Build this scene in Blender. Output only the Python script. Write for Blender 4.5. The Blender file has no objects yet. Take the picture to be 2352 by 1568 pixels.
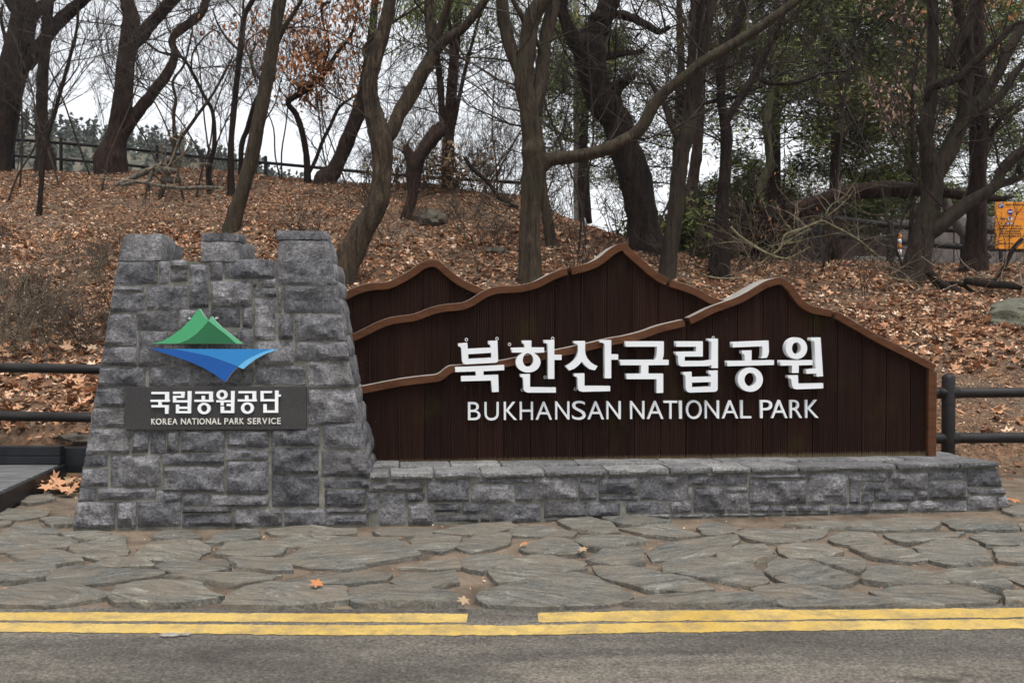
import bpy, bmesh, math, random
import numpy as np
from mathutils import Vector, Matrix, noise
random.seed(7); RNG = np.random.default_rng(7)
SC = bpy.context.scene
COL = SC.collection
# ------------------------------------------------------------------ camera, sky, sun, exposure
F = 2150.0; CH = 1.55; PITCH = math.atan(34 / F)
cam_d = bpy.data.cameras.new('camera'); cam = bpy.data.objects.new('camera', cam_d); COL.objects.link(cam)
cam.location = (0, 0, CH); cam.rotation_euler = (math.pi / 2 - PITCH, 0, 0)
cam_d.sensor_width = 36; cam_d.lens = 36 * F / 2352; cam_d.clip_end = 4000
cam_d.dof.use_dof = True; cam_d.dof.focus_distance = 7.6; cam_d.dof.aperture_fstop = 4.0
SC.camera = cam
W = bpy.data.worlds.new('World'); SC.world = W; W.use_nodes = True
SUN_EL, SUN_ROT = math.radians(74), math.radians(150)
wn = W.node_tree; bg = wn.nodes['Background']
sky = wn.nodes.new('ShaderNodeTexSky'); sky.sky_type = 'NISHITA'; sky.sun_disc = False
sky.sun_elevation = SUN_EL; sky.sun_rotation = SUN_ROT; sky.air_density = 1.0; sky.dust_density = 1.5; sky.ozone_density = 1.0
hs = wn.nodes.new('ShaderNodeHueSaturation'); hs.inputs['Saturation'].default_value = 0.14
wn.links.new(sky.outputs[0], hs.inputs['Color']); wn.links.new(hs.outputs[0], bg.inputs['Color'])
bg.inputs['Strength'].default_value = 0.115
sl = bpy.data.lights.new('sun', 'SUN'); sl.energy = 1.5; sl.angle = math.radians(30); sl.color = (1, 0.97, 0.92)
sun = bpy.data.objects.new('sun', sl); COL.objects.link(sun); sun.location = (0, -5, 20)
sd = Vector((math.sin(SUN_ROT) * math.cos(SUN_EL), math.cos(SUN_ROT) * math.cos(SUN_EL), math.sin(SUN_EL)))
sun.rotation_euler = sd.to_track_quat('Z', 'Y').to_euler()
SC.view_settings.view_transform = 'Standard'; SC.view_settings.look = 'None'
SC.view_settings.exposure = 1.15; SC.view_settings.gamma = 1.0; SC.view_settings.use_curve_mapping = False
SC.cycles.use_denoising = True; SC.cycles.max_bounces = 6

# ------------------------------------------------------------------ helpers
K = 2352 / 2560
def ray(u, v):
    x = (u - 1176) / F; y = (784 - v) / F
    return Vector((x, math.cos(PITCH) + y * math.sin(PITCH), -math.sin(PITCH) + y * math.cos(PITCH)))
CAMP = Vector((0, 0, CH))
def at(u, v, Y):
    d = ray(u, v); return CAMP + d * (Y / d.y)
def gnd(u, v, z=0.0):
    d = ray(u, v); return CAMP + d * ((z - CH) / d.z)
def crop(x0, y0, s):                       # a studied region of the photograph -> picture units
    return lambda x, y: ((x0 + x / s) * K, (y0 + y / s) * K)
cA = crop(0, 0, 2.6133); cB = crop(800, 0, 2.24); cC = crop(1660, 0, 2.24)
cT = crop(160, 540, 1.9595); c2 = crop(840, 580, 2.61375); c3 = crop(1560, 620, 2.24)
c4 = crop(880, 1120, 2.6727); c5 = crop(1700, 1120, 2.7349)
cF = crop(0, 1240, 1.8375); cG = crop(1280, 1240, 1.8375)
cL1 = crop(1120, 830, 4.9); cL2 = crop(1600, 830, 4.9); cP = crop(360, 960, 6.5333); cO = crop(360, 760, 6.72)
cR = crop(1760, 440, 2.94)

class Frame:
    def __init__(s, o, yaw):
        s.o = Vector(o); s.R = Matrix.Rotation(yaw, 4, 'Z'); s.Ri = s.R.inverted(); s.yaw = yaw
    def hit(s, u, v, b=0.0, c=0.0):        # local point of a picture point on the local plane y = c + b z
        C = s.Ri @ (CAMP - s.o); d = s.Ri @ ray(u, v)
        return C + d * ((c + b * C.z - C.y) / (d.y - b * d.z))

def link(o, parent=None):
    COL.objects.link(o)
    if parent is not None: o.parent = parent
    return o
def thing(name, label, cat, loc=(0, 0, 0), rz=0, group=None):
    o = bpy.data.objects.new(name, None); o.empty_display_size = .1
    link(o); o.location = loc; o.rotation_euler = (0, 0, rz); return tag(o, label, cat, group)
def tag(o, label, cat, group=None):
    o['label'] = label; o['category'] = cat
    if group: o['group'] = group
    return o
def obj(name, me, mat=None, parent=None, smooth=False):
    o = bpy.data.objects.new(name, me)
    if mat is not None:
        for m in (mat if isinstance(mat, (list, tuple)) else [mat]): me.materials.append(m)
    if smooth:
        me.polygons.foreach_set('use_smooth', np.ones(len(me.polygons), bool))
    return link(o, parent)
def mesh(name, v, f, mi=None):
    me = bpy.data.meshes.new(name); me.from_pydata([tuple(p) for p in v], [], f)
    if mi: me.polygons.foreach_set('material_index', mi)
    me.update(); return me
def fmesh(name, v, f):                      # fast: v (n,3), f (m,k) arrays of one face size
    v = np.asarray(v, np.float32); f = np.asarray(f, np.int32); m, k = f.shape
    me = bpy.data.meshes.new(name); me.vertices.add(len(v)); me.vertices.foreach_set('co', v.ravel())
    me.loops.add(m * k); me.loops.foreach_set('vertex_index', f.ravel())
    me.polygons.add(m); me.polygons.foreach_set('loop_start', np.arange(0, m * k, k, dtype=np.int32))
    me.polygons.foreach_set('loop_total', np.full(m, k, np.int32)); me.update(calc_edges=True); return me
def structure(o): o['kind'] = 'structure'; return o
def stuff(o): o['kind'] = 'stuff'; return o

# ------------------------------------------------------------------ materials
class NT:
    def __init__(s, name):
        s.m = bpy.data.materials.new(name); s.m.use_nodes = True; s.t = s.m.node_tree; s.b = s.t.nodes['Principled BSDF']
        s.b.inputs['Specular IOR Level'].default_value = 0.25
    def n(s, typ, ins=None, **kw):
        nd = s.t.nodes.new('ShaderNode' + typ)
        for k, v in kw.items(): setattr(nd, k, v)
        for k, v in (ins or {}).items():
            if hasattr(v, 'is_output') or isinstance(v, bpy.types.NodeSocket): s.t.links.new(v, nd.inputs[k])
            else: nd.inputs[k].default_value = v
        return nd
    def coord(s, scale=(1, 1, 1), what='Object', rnd=False):
        tc = s.n('TexCoord'); v = tc.outputs[what]
        if rnd:
            oi = s.n('ObjectInfo'); mu = s.n('Math', {0: oi.outputs['Random'], 1: 37.0}, operation='MULTIPLY')
            v = s.n('VectorMath', {0: v, 1: mu.outputs[0]}, operation='ADD').outputs[0]
        return s.n('Mapping', {'Vector': v, 'Scale': scale}).outputs[0]
    def noise(s, vec, scale, detail=4, rough=.55, dist=0):
        return s.n('TexNoise', {'Vector': vec, 'Scale': scale, 'Detail': detail, 'Roughness': rough, 'Distortion': dist}).outputs[0]
    def ramp(s, fac, stops):
        r = s.n('ValToRGB', {0: fac}); e = r.color_ramp.elements
        while len(e) < len(stops): e.new(.5)
        for el, (p, c) in zip(e, stops): el.position = p; el.color = (*c, 1) if len(c) == 3 else c
        return r.outputs[0]
    def mix(s, fac, a, b, mode='MIX'):
        mx = s.n('Mix', data_type='RGBA', blend_type=mode)
        for k, v in ((0, fac), (6, a), (7, b)):
            if isinstance(v, bpy.types.NodeSocket): s.t.links.new(v, mx.inputs[k])
            else: mx.inputs[k].default_value = (*v, 1) if isinstance(v, tuple) and len(v) == 3 else v
        return mx.outputs[2]
    def math(s, op, a, b=0.0):
        return s.n('Math', {0: a, 1: b}, operation=op).outputs[0]
    def bump(s, h, dist, strength=1.0, normal=None):
        ins = {'Height': h, 'Distance': dist, 'Strength': strength}
        if normal is not None: ins['Normal'] = normal
        return s.n('Bump', ins).outputs[0]
    def done(s, col, rough=.8, normal=None):
        for k, v in (('Base Color', col), ('Roughness', rough)):
            if isinstance(v, bpy.types.NodeSocket): s.t.links.new(v, s.b.inputs[k])
            else: s.b.inputs[k].default_value = (*v, 1) if isinstance(v, tuple) else v
        if normal is not None: s.t.links.new(normal, s.b.inputs['Normal'])
        return s.m
g = lambda x, r=0, b=0: (x + r, x, x + b)
def white_grey(): return None

def mat_block(name, lo, hi):
    t = NT(name); v = t.coord(rnd=True)
    n1 = t.noise(v, 4.5, 9, .72, .25); n2 = t.noise(v, 38, 7, .72); n3 = t.noise(v, 1.6, 2)
    a = t.ramp(n1, [(.33, lo), (.52, tuple((x + y) / 2.2 for x, y in zip(lo, hi))), (.72, hi)])
    n4 = t.noise(v, 95, 5, .7)
    a = t.mix(.7, a, t.ramp(n2, [(.34, (.14, .14, .14)), (.66, (.86, .86, .86))]), 'OVERLAY')
    a = t.mix(.5, a, t.ramp(n4, [(.34, (.15, .15, .15)), (.66, (.85, .85, .85))]), 'OVERLAY')
    oi = t.n('ObjectInfo').outputs['Random']
    a = t.mix(1.0, a, t.ramp(oi, [(0, (.66, .66, .68)), (.5, (.9, .89, .9)), (1, (1.22, 1.2, 1.18))]), 'MULTIPLY')
    st = t.ramp(n3, [(.55, (0, 0, 0)), (.75, (1, 1, 1))])
    a = t.mix(t.math('MULTIPLY', st, .35), a, (.115, .10, .085))
    h = t.math('ADD', t.math('MULTIPLY', n1, .9), t.math('MULTIPLY', n2, .45))
    return t.done(a, .88, t.bump(h, .055, 1.0))
M_STONE = mat_block('rock_faced_stone', (.064, .063, .069), (.315, .312, .322))
M_CAP = mat_block('cap_stone', (.13, .13, .13), (.31, .305, .30))
def mat_simple(name, c1, c2, scale, rough=.85, bd=.004, fine=60, rnd=False, stretch=(1, 1, 1), lo=.35, hi=.65, ov=.4):
    t = NT(name); v = t.coord(stretch, rnd=rnd)
    n1 = t.noise(v, scale, 5, .6, .4); n2 = t.noise(v, fine, 4, .6)
    a = t.ramp(n1, [(lo, c1), (hi, c2)])
    a = t.mix(ov, a, t.ramp(n2, [(.3, (.28, .28, .28)), (.7, (.74, .74, .74))]), 'OVERLAY')
    return t.done(a, rough, t.bump(t.math('ADD', t.math('MULTIPLY', n1, .6), n2), bd, .8))
M_MORTAR = mat_simple('mortar', (.085, .083, .068), (.20, .195, .165), 6, .9, .006, 80)
M_DIRT = mat_simple('sandy_dirt', (.080, .060, .043), (.185, .142, .104), 3.2, .95, .012, 90)
def mat_flag():
    t = NT('slate_flagstone'); v = t.coord((1, 1, 1), rnd=True)
    oi = t.n('ObjectInfo').outputs['Random']
    ang = t.math('MULTIPLY', t.math('SUBTRACT', oi, .5), 1.1)
    vr = t.n('VectorRotate', {'Vector': v, 'Angle': ang}, rotation_type='Z_AXIS').outputs[0]
    vs = t.n('Mapping', {'Vector': vr, 'Scale': (1.2, 4.2, 3)}).outputs[0]
    n1 = t.noise(vs, 3.0, 9, .74, 1.4); n2 = t.noise(v, 60, 7, .75); n3 = t.noise(v, 3.2, 6, .65)
    a = t.ramp(n1, [(.30, (.034, .034, .032)), (.42, (.112, .110, .101)), (.57, (.188, .182, .164)), (.72, (.38, .37, .34))])
    a = t.mix(.8, a, t.ramp(n2, [(.32, (.2, .2, .2)), (.68, (.8, .8, .8))]), 'OVERLAY')
    a = t.mix(1.0, a, t.ramp(oi, [(0, (.78, .8, .8)), (.35, (1.1, 1.07, 1.0)), (.7, (.92, .92, .9)), (1, (1.22, 1.17, 1.08))]), 'MULTIPLY')
    d = t.ramp(n3, [(.42, (0, 0, 0)), (.68, (.62, .62, .62))])
    a = t.mix(d, a, (.205, .158, .11))
    h = t.math('ADD', n1, t.math('MULTIPLY', n2, .25))
    return t.done(a, .82, t.bump(h, .035, 1.0))
M_FLAG = mat_flag()
def mat_asphalt():
    t = NT('worn_asphalt'); v = t.coord()
    big = t.noise(t.n('Mapping', {'Vector': v, 'Scale': (.3, 1.5, 1)}).outputs[0], 1.3, 7, .66, .8)
    mid = t.noise(v, 9, 5, .6); fine = t.noise(v, 55, 9, .82)
    vo = t.n('TexVoronoi', {'Vector': v, 'Scale': 130.0}).outputs['Distance']
    a = t.ramp(big, [(.32, (.068, .060, .052)), (.5, (.112, .100, .086)), (.66, (.172, .152, .124))])
    a = t.mix(.45, a, t.ramp(mid, [(.3, (.32, .32, .32)), (.7, (.68, .68, .68))]), 'OVERLAY')
    a = t.mix(.95, a, t.ramp(fine, [(.34, (.12, .12, .12)), (.66, (.88, .88, .88))]), 'OVERLAY')
    dist = t.n('VectorMath', {0: t.n('VectorMath', {0: v, 1: (-1.95, -4.15, 0.0)}, operation='ADD').outputs[0], 1: (2.0, 7.0, 0.0)}, operation='MULTIPLY').outputs[0]
    ln = t.n('VectorMath', {0: dist}, operation='LENGTH').outputs['Value']
    a = t.mix(t.ramp(t.math('ADD', ln, t.math('MULTIPLY', mid, 1.2)), [(.7, (.75, .75, .75)), (1.5, (0, 0, 0))]), a, (.035, .03, .026))
    sp = t.n('TexVoronoi', {'Vector': v, 'Scale': 26.0}); spk = t.ramp(sp.outputs['Distance'], [(.05, (1, 1, 1)), (.09, (0, 0, 0))])
    sel = t.ramp(t.n('SeparateColor', {0: sp.outputs['Color']}).outputs[0], [(.9, (0, 0, 0)), (.92, (1, 1, 1))])
    a = t.mix(t.math('MULTIPLY', spk, sel), a, (.42, .39, .34))
    cr = t.n('TexVoronoi', {'Vector': t.n('VectorMath', {0: v, 1: t.n('TexNoise', {'Vector': v, 'Scale': 2.0}).outputs['Color']}, operation='ADD').outputs[0], 'Scale': .3}, feature='DISTANCE_TO_EDGE').outputs['Distance']
    crk = t.ramp(cr, [(.0, (1, 1, 1)), (.006, (0, 0, 0))])
    a = t.mix(t.math('MULTIPLY', crk, t.ramp(big, [(.52, (0, 0, 0)), (.62, (.5, .5, .5))])), a, (.05, .045, .04))
    ag = t.n('TexVoronoi', {'Vector': v, 'Scale': 75.0}).outputs['Color']; agv = t.n('SeparateColor', {0: ag}).outputs[0]
    a = t.mix(.42, a, t.ramp(agv, [(0, (.18, .18, .18)), (1, (.80, .80, .80))]), 'OVERLAY')
    h = t.math('ADD', t.math('ADD', fine, t.math('MULTIPLY', agv, .6)), t.math('MULTIPLY', vo, .8))
    return t.done(a, .9, t.bump(h, .008, .9))
M_ASPH = mat_asphalt()
def mat_yellow():
    t = NT('worn_yellow_paint'); v = t.coord()
    n = t.noise(v, 5.5, 9, .78); big = t.noise(v, 1.3, 4); fine = t.noise(v, 85, 6, .75)
    a = t.ramp(big, [(.3, (.40, .26, .055)), (.7, (.49, .35, .115))])
    a = t.mix(.5, a, t.ramp(fine, [(.3, (.25, .25, .25)), (.7, (.75, .75, .75))]), 'OVERLAY')
    a = t.mix(t.ramp(n, [(.46, (0, 0, 0)), (.68, (.8, .8, .8))]), a, (.16, .13, .09))
    cr = t.n('TexVoronoi', {'Vector': t.n('VectorMath', {0: v, 1: t.n('TexNoise', {'Vector': v, 'Scale': 3.0}).outputs['Color']}, operation='ADD').outputs[0], 'Scale': .8}, feature='DISTANCE_TO_EDGE').outputs['Distance']
    a = t.mix(t.ramp(cr, [(.0, (.45, .45, .45)), (.006, (0, 0, 0))]), a, (.14, .11, .06))
    return t.done(a, .8, t.bump(fine, .005, .7))
M_YEL = mat_yellow()
def mat_plank():
    t = NT('dark_brown_deck_board'); v = t.coord(); vs = t.coord((30, 30, 1.2), rnd=True)
    n1 = t.noise(vs, 1.5, 4, .6); n2 = t.noise(v, 1.7, 4, .6); oi = t.n('ObjectInfo').outputs['Random']
    a = t.ramp(n1, [(.3, (.0125, .0062, .0046)), (.7, (.027, .0132, .0098))])
    a = t.mix(1.0, a, t.ramp(oi, [(0, (.8, .8, .8)), (1, (1.3, 1.25, 1.2))]), 'MULTIPLY')
    moss = t.ramp(n2, [(.58, (0, 0, 0)), (.74, (.5, .5, .5))])
    a = t.mix(moss, a, (.040, .037, .008))
    z = t.n('SeparateXYZ', {0: v}).outputs[2]
    worn = t.ramp(t.math('ADD', z, t.math('MULTIPLY', t.noise(vs, 4, 3), .06)), [(.425, (1, 1, 1)), (.46, (0, 0, 0))])
    a = t.mix(t.math('MULTIPLY', worn, .7), a, (.15, .115, .065))
    sp = t.n('TexVoronoi', {'Vector': v, 'Scale': 7.0}); spk = t.ramp(sp.outputs['Distance'], [(.02, (1, 1, 1)), (.035, (0, 0, 0))])
    a = t.mix(t.math('MULTIPLY', spk, .5), a, (.3, .28, .26))
    t.b.inputs['Specular IOR Level'].default_value = .06
    return t.done(a, .85, t.bump(n1, .003, .6))
M_PLANK = mat_plank()
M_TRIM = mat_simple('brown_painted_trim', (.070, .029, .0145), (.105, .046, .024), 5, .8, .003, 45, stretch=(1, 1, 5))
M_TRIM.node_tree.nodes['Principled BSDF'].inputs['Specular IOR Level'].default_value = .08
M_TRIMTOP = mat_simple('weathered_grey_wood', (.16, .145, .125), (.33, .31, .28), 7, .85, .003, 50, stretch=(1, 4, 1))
M_WHITE = mat_simple('white_enamel', (.72, .735, .755), (.77, .78, .79), 3, .35, .0002, 30, ov=.05)
M_CREAM = mat_simple('worn_cream_letter', (.42, .38, .30), (.64, .62, .57), 40, .5, .001, 90, lo=.3, hi=.45)
M_PLAQUE = None
def mat_plaque():
    t = NT('black_granite_plaque'); v = t.coord()
    n = t.noise(v, 260, 3, .7); b = t.noise(v, 3, 4)
    a = t.ramp(n, [(.4, (.022, .02, .02)), (.58, (.04, .037, .036)), (.72, (.16, .15, .15))])
    a = t.mix(t.ramp(b, [(.45, (0, 0, 0)), (.75, (.4, .4, .4))]), a, (.06, .054, .05))
    return t.done(a, .5)
M_PLAQUE = mat_plaque()
def flat(name, c, rough=.45): return mat_simple(name, tuple(x * .93 for x in c), c, 3, rough, .0002, 40, ov=.08)
M_G1 = flat('mid_green_enamel', (.055, .30, .13)); M_G2 = flat('dark_green_enamel', (.016, .115, .045)); M_G3 = flat('light_green_enamel', (.10, .39, .20))
M_B1 = flat('deep_blue_enamel', (.006, .075, .30)); M_B2 = flat('mid_blue_enamel', (.022, .19, .47)); M_B3 = flat('light_blue_enamel', (.12, .40, .68))
M_ALU = flat('pale_metal_edge', (.55, .56, .56))
M_FENCE = mat_simple('black_brown_fence_wood', (.007, .0055, .005), (.019, .016, .0155), 3, .5, .003, 40, stretch=(1, 6, 6))
M_DECK = mat_simple('weathered_black_decking', (.055, .056, .056), (.15, .152, .15), 3, .6, .003, 40, stretch=(1, 9, 9))
M_DECKDARK = mat_simple('black_deck_beam', (.008, .009, .011), (.018, .02, .024), 4, .45, .002, 50)
def mat_bark(name, lo, hi, furrow, bd, moss=None, sc=1.0):
    t = NT(name); v = t.coord((1, 1, .16)); vo = t.coord()
    n1 = t.noise(v, 13 * sc, 8, .74, 1.0); n2 = t.noise(vo, 2.4, 4); n3 = t.noise(v, 70 * sc, 4, .6)
    a = t.ramp(n1, [(.38, tuple(x * .6 for x in lo)), (.5, tuple((x + y) * .42 for x, y in zip(lo, hi))), (.64, hi)])
    a = t.mix(.8, a, t.ramp(n3, [(.3, (.25, .25, .25)), (.7, (.75, .75, .75))]), 'OVERLAY')
    if moss: a = t.mix(t.ramp(n2, [(.48, (0, 0, 0)), (.72, (.8, .8, .8))]), a, moss)
    h = t.math('ADD', t.math('MULTIPLY', n1, furrow), t.math('MULTIPLY', n3, .3))
    return t.done(a, .9, t.bump(h, bd, 1.0))
B_GREY = mat_bark('grey_olive_bark', (.026, .0185, .0115), (.078, .056, .036), 1.2, .045, (.052, .046, .024))
B_MID = mat_bark('dark_grey_bark', (.015, .0098, .0065), (.052, .036, .025), 1, .03, (.042, .036, .022))
B_DARK = mat_bark('dark_furrowed_bark', (.011, .0068, .005), (.043, .0265, .0185), 1.6, .06)
B_RED = mat_bark('red_brown_bark', (.019, .0105, .0075), (.066, .036, .025), 1.6, .05, sc=1.3)
B_TAN = mat_bark('tan_split_bark', (.022, .0145, .009), (.105, .073, .045), 1.5, .05, (.042, .036, .027))
B_MOSS = mat_bark('mossy_bark', (.03, .027, .018), (.09, .08, .045), 1, .03, (.06, .065, .018))
B_PALE = mat_bark('pale_green_branch_bark', (.10, .092, .05), (.23, .21, .125), .7, .004)
B_DEAD = mat_bark('grey_dead_wood', (.07, .06, .05), (.20, .175, .145), 1, .02)
def mat_isl(name, stops, rough=.75, spec=.2):
    t = NT(name); t.b.inputs['Specular IOR Level'].default_value = spec
    r = t.n('NewGeometry').outputs['Random Per Island']
    a = t.ramp(r, stops)
    n = t.noise(t.coord(), 60, 3)
    a = t.mix(.35, a, t.ramp(n, [(.3, (.3, .3, .3)), (.7, (.7, .7, .7))]), 'OVERLAY')
    return t.done(a, rough)
M_LEAF = mat_isl('fallen_leaves', [(0, (.07, .034, .02)), (.15, (.17, .082, .045)), (.4, (.34, .168, .088)), (.65, (.48, .258, .145)), (.84, (.58, .36, .225)), (.95, (.64, .47, .33)), (1, (.70, .57, .44))])
M_OAKLEAF = mat_isl('clinging_oak_leaves', [(0, (.16, .058, .02)), (.5, (.36, .14, .055)), (1, (.50, .25, .11))])
M_PALELEAF = mat_isl('pale_dry_leaves', [(0, (.17, .11, .065)), (1, (.38, .28, .17))])
M_NEEDLE = mat_isl('evergreen_foliage', [(0, (.040, .062, .022)), (.45, (.11, .145, .045)), (.8, (.19, .215, .068)), (1, (.27, .25, .09))], .8)
M_BROWNNEEDLE = mat_isl('olive_evergreen_foliage', [(0, (.055, .056, .022)), (.5, (.15, .145, .052)), (1, (.26, .215, .10))], .8)
M_BUSH = mat_isl('green_bush_foliage', [(0, (.022, .032, .008)), (.6, (.065, .078, .016)), (1, (.14, .145, .034))], .7)
M_TWIG = mat_simple('brown_twig', (.045, .033, .026), (.10, .078, .06), 3, .9, .001, 30)
M_TWIGDARK = mat_simple('dark_twig', (.022, .017, .014), (.055, .042, .034), 3, .9, .001, 30)
M_TWIGPALE = mat_simple('dry_pale_twig', (.10, .075, .052), (.22, .175, .125), 3, .9, .001, 30)
M_ROCK = mat_simple('hillside_rock', (.06, .05, .04), (.15, .13, .10), 4, .9, .03, 40)
M_MOSSROCK = mat_simple('mossy_boulder_rock', (.055, .056, .038), (.15, .145, .11), 4, .9, .03, 40)
M_FAR = mat_isl('far_wood', [(0, (.05, .065, .05)), (.6, (.085, .098, .075)), (1, (.14, .13, .10))], .9)
M_HILL = mat_simple('far_hill_scrub', (.06, .06, .045), (.13, .115, .085), .3, .95, .05, 2)
def mat_ground():
    t = NT('leaf_littered_soil'); v = t.coord()
    vo = t.n('TexVoronoi', {'Vector': v, 'Scale': 17.0, 'Randomness': 1.0}); n = t.noise(v, 1.3, 5); f = t.noise(v, 60, 4, .65)
    c = t.ramp(t.n('SeparateColor', {0: vo.outputs['Color']}).outputs[0], [(0, (.06, .03, .017)), (.5, (.17, .088, .048)), (1, (.31, .18, .105))])
    soil = t.ramp(f, [(.3, (.07, .046, .031)), (.7, (.20, .143, .099))])
    a = t.mix(t.ramp(n, [(.42, (0, 0, 0)), (.6, (.65, .65, .65))]), soil, c)
    h = t.math('ADD', vo.outputs['Distance'], f)
    return t.done(a, .95, t.bump(h, .03, .9))
M_GROUND = mat_ground()

# ------------------------------------------------------------------ terrain
_cx = [-40, -12, -5.9, -2.7, .2, 1.8, 3.4, 8.7, 40]
_cz = [5.6, 5.44, 5.28, 4.87, 4.38, 3.58, 2.72, 2.66, 2.6]
_cy = [22, 22, 22, 21, 19.6, 17.5, 15.5, 16, 16]
def terrain(X, Y, fine=False):
    X = np.asarray(X, float); Y = np.asarray(Y, float)
    a = np.clip((X + 6) / 15, 0, 1); a = a * a * (3 - 2 * a)
    Y0 = 9.4 + .7 * a; h0 = .30 * (1 - a) + .04 * a; s = .40 + .05 * a
    ramp = np.clip((Y - (Y0 + .02)) / .45, 0, 1); ramp = ramp * ramp * (3 - 2 * ramp)
    d = Y - Y0; sp = np.where(d > 4, d, .12 * np.log1p(np.exp(np.clip(d / .12, -30, 40))))
    z = h0 * ramp + s * sp - .05 * (1 - ramp)
    hc = np.interp(X, _cx, _cz); yc = np.interp(X, _cx, _cy); k = .3
    z = -k * np.logaddexp(-z / k, -hc / k)
    over = np.maximum(0, Y - yc - 2.0)
    b = np.clip((X - 1) / 4, 0, 1)
    z = z + b * .072 * np.minimum(over, 11) - (1 - b) * .12 * over - b * .08 * np.maximum(0, over - 30)
    z = np.maximum(z, -1.5 + 0 * X)
    amp = np.clip((Y - 9.6) / 2, 0, 1) * np.clip(60 / (Y + 1), 0, 1)
    z = z + amp * (.09 * np.sin(X * 1.1 + .7 * np.sin(Y * .9)) * np.cos(Y * .8 + X * .3) + .04 * np.sin(X * 2.9 + 1) * np.sin(Y * 2.3 + X))
    return z
def tz(x, y): return float(terrain(x, y))
def hit_ground(u, v, y0=9.0, y1=34.0):
    d = ray(u, v); Y = y0
    while Y < y1:
        p = CAMP + d * (Y / d.y)
        if p.z <= tz(p.x, Y): return p
        Y += .1
    p = at(u, v, float(np.interp((u - 1176) / F * 20, _cx, _cy))); return Vector((p.x, p.y, tz(p.x, p.y)))
xs = np.concatenate([[-400, -300, -220, -110, -60, -40, -30, -24], np.arange(-20, 20.01, .26), [24, 30, 40, 60, 110, 220, 300, 400]])
ys = np.concatenate([np.arange(6.2, 28, .26), np.arange(28.5, 50, 1.5), [55, 62, 72, 90, 120, 180, 240, 330, 500]])
GX, GY = np.meshgrid(xs, ys); GZ = terrain(GX, GY)
nx, ny = len(xs), len(ys)
idx = np.arange(nx * ny).reshape(ny, nx)
fq = np.stack([idx[:-1, :-1], idx[:-1, 1:], idx[1:, 1:], idx[1:, :-1]], -1).reshape(-1, 4)
structure(obj('hillside', fmesh('hillside', np.stack([GX, GY, GZ], -1).reshape(-1, 3), fq), M_GROUND, smooth=True))

# ------------------------------------------------------------------ road, markings, pavement
edge = [(-900, 1384), (0, 1390), (400, 1394), (800, 1395), (1176, 1395), (1600, 1393), (2000, 1390), (2352, 1384), (3200, 1368)]
ep = [gnd(u, v, -.01) for u, v in edge]; ep = [Vector((-60, ep[0].y, 0))] + ep + [Vector((60, ep[-1].y + 3, 0))]
ex = [p.x for p in ep]; ey = [p.y for p in ep]
RX = np.concatenate([[-60, -30], np.arange(-12, 12.01, .1), [30, 60]]); RE = np.interp(RX, ex, ey)
RE = RE + np.array([.012 * noise.noise((x * 5, 0, 0)) + .008 * noise.noise((x * 17, 3, 0)) for x in RX])
rows = [RE, RE - .6, RE - 1.6, RE - 4, RE - 25]
rv = [(x, r[i], -.016 - .004 * (k > 0)) for k, r in enumerate(rows) for i, x in enumerate(RX)]
n = len(RX); rf = [(k * n + i, (k + 1) * n + i, (k + 1) * n + i + 1, k * n + i + 1) for k in range(4) for i in range(n - 1)]
structure(obj('road', mesh('road', rv, rf), M_ASPH))
pv = [(x, y, -.010) for y in (0, 1) for x in RX]
pv = [(x, e + .0 if j == 0 else 10.2, -.019) for j in (0, 1) for x, e in zip(RX, RE)]
pf = [(i, i + 1, n + i + 1, n + i) for i in range(n - 1)]
pavement = structure(obj('pavement', mesh('pavement', pv, pf), M_DIRT))

def stripe(top, bot, name, label):
    T = [gnd(*p, -.016) for p in top]; B = [gnd(*p, -.016) for p in bot]
    x0 = max(T[0].x, B[0].x); x1 = min(T[-1].x, B[-1].x)
    X = np.arange(x0, x1 + .001, .02)
    ty = np.interp(X, [p.x for p in T], [p.y for p in T]); by = np.interp(X, [p.x for p in B], [p.y for p in B])
    sd = random.random() * 50
    v = []
    for i, x in enumerate(X):
        j = lambda o: .012 * noise.noise((x * 9 + o, sd, 0)) + .012 * noise.noise((x * 40 + o, sd, 1))
        e = min(i, len(X) - 1 - i); jit = .02 * noise.noise((x * 70, sd, 5)) if e < 2 else 0
        v += [(x, by[i] + j(0) , -.0155), (x, ty[i] + j(9), -.0155)]
    f = [(2 * i, 2 * i + 2, 2 * i + 3, 2 * i + 1) for i in range(len(X) - 1)]
    o = obj(name, mesh(name, v, f), M_YEL); structure(o); o['label'] = label
    return o
stripe([(-700, 1410)] + [cF(*p) for p in [(0, 532), (600, 533), (1100, 536), (1600, 538), (2160, 538)]],
       [(-700, 1430)] + [cF(*p) for p in [(0, 570), (600, 573), (1200, 575), (1700, 578), (2155, 580)]], 'road_marking', 'upper yellow kerb stripe ending below the stone tower side')
stripe([cG(*p) for p in [(118, 535), (600, 525), (1200, 522), (1800, 518), (2352, 512)]] + [(3100, 1380)],
       [cG(*p) for p in [(118, 578), (600, 572), (1200, 568), (1800, 562), (2352, 555)]] + [(3100, 1402)], 'road_marking', 'upper yellow kerb stripe starting again below the wooden sign')
stripe([(-700, 1434)] + [cF(*p) for p in [(0, 580), (600, 585), (1200, 588), (1800, 590), (2352, 592)]] + [cG(*p) for p in [(350, 586), (900, 578), (1500, 572), (2352, 562)]] + [(3100, 1406)],
       [(-700, 1454)] + [cF(*p) for p in [(0, 622), (700, 628), (1300, 635), (2352, 636)]] + [cG(*p) for p in [(350, 630), (900, 622), (1500, 615), (2352, 606)]] + [(3100, 1428)], 'road_marking', 'lower unbroken yellow kerb stripe along the road')

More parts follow.
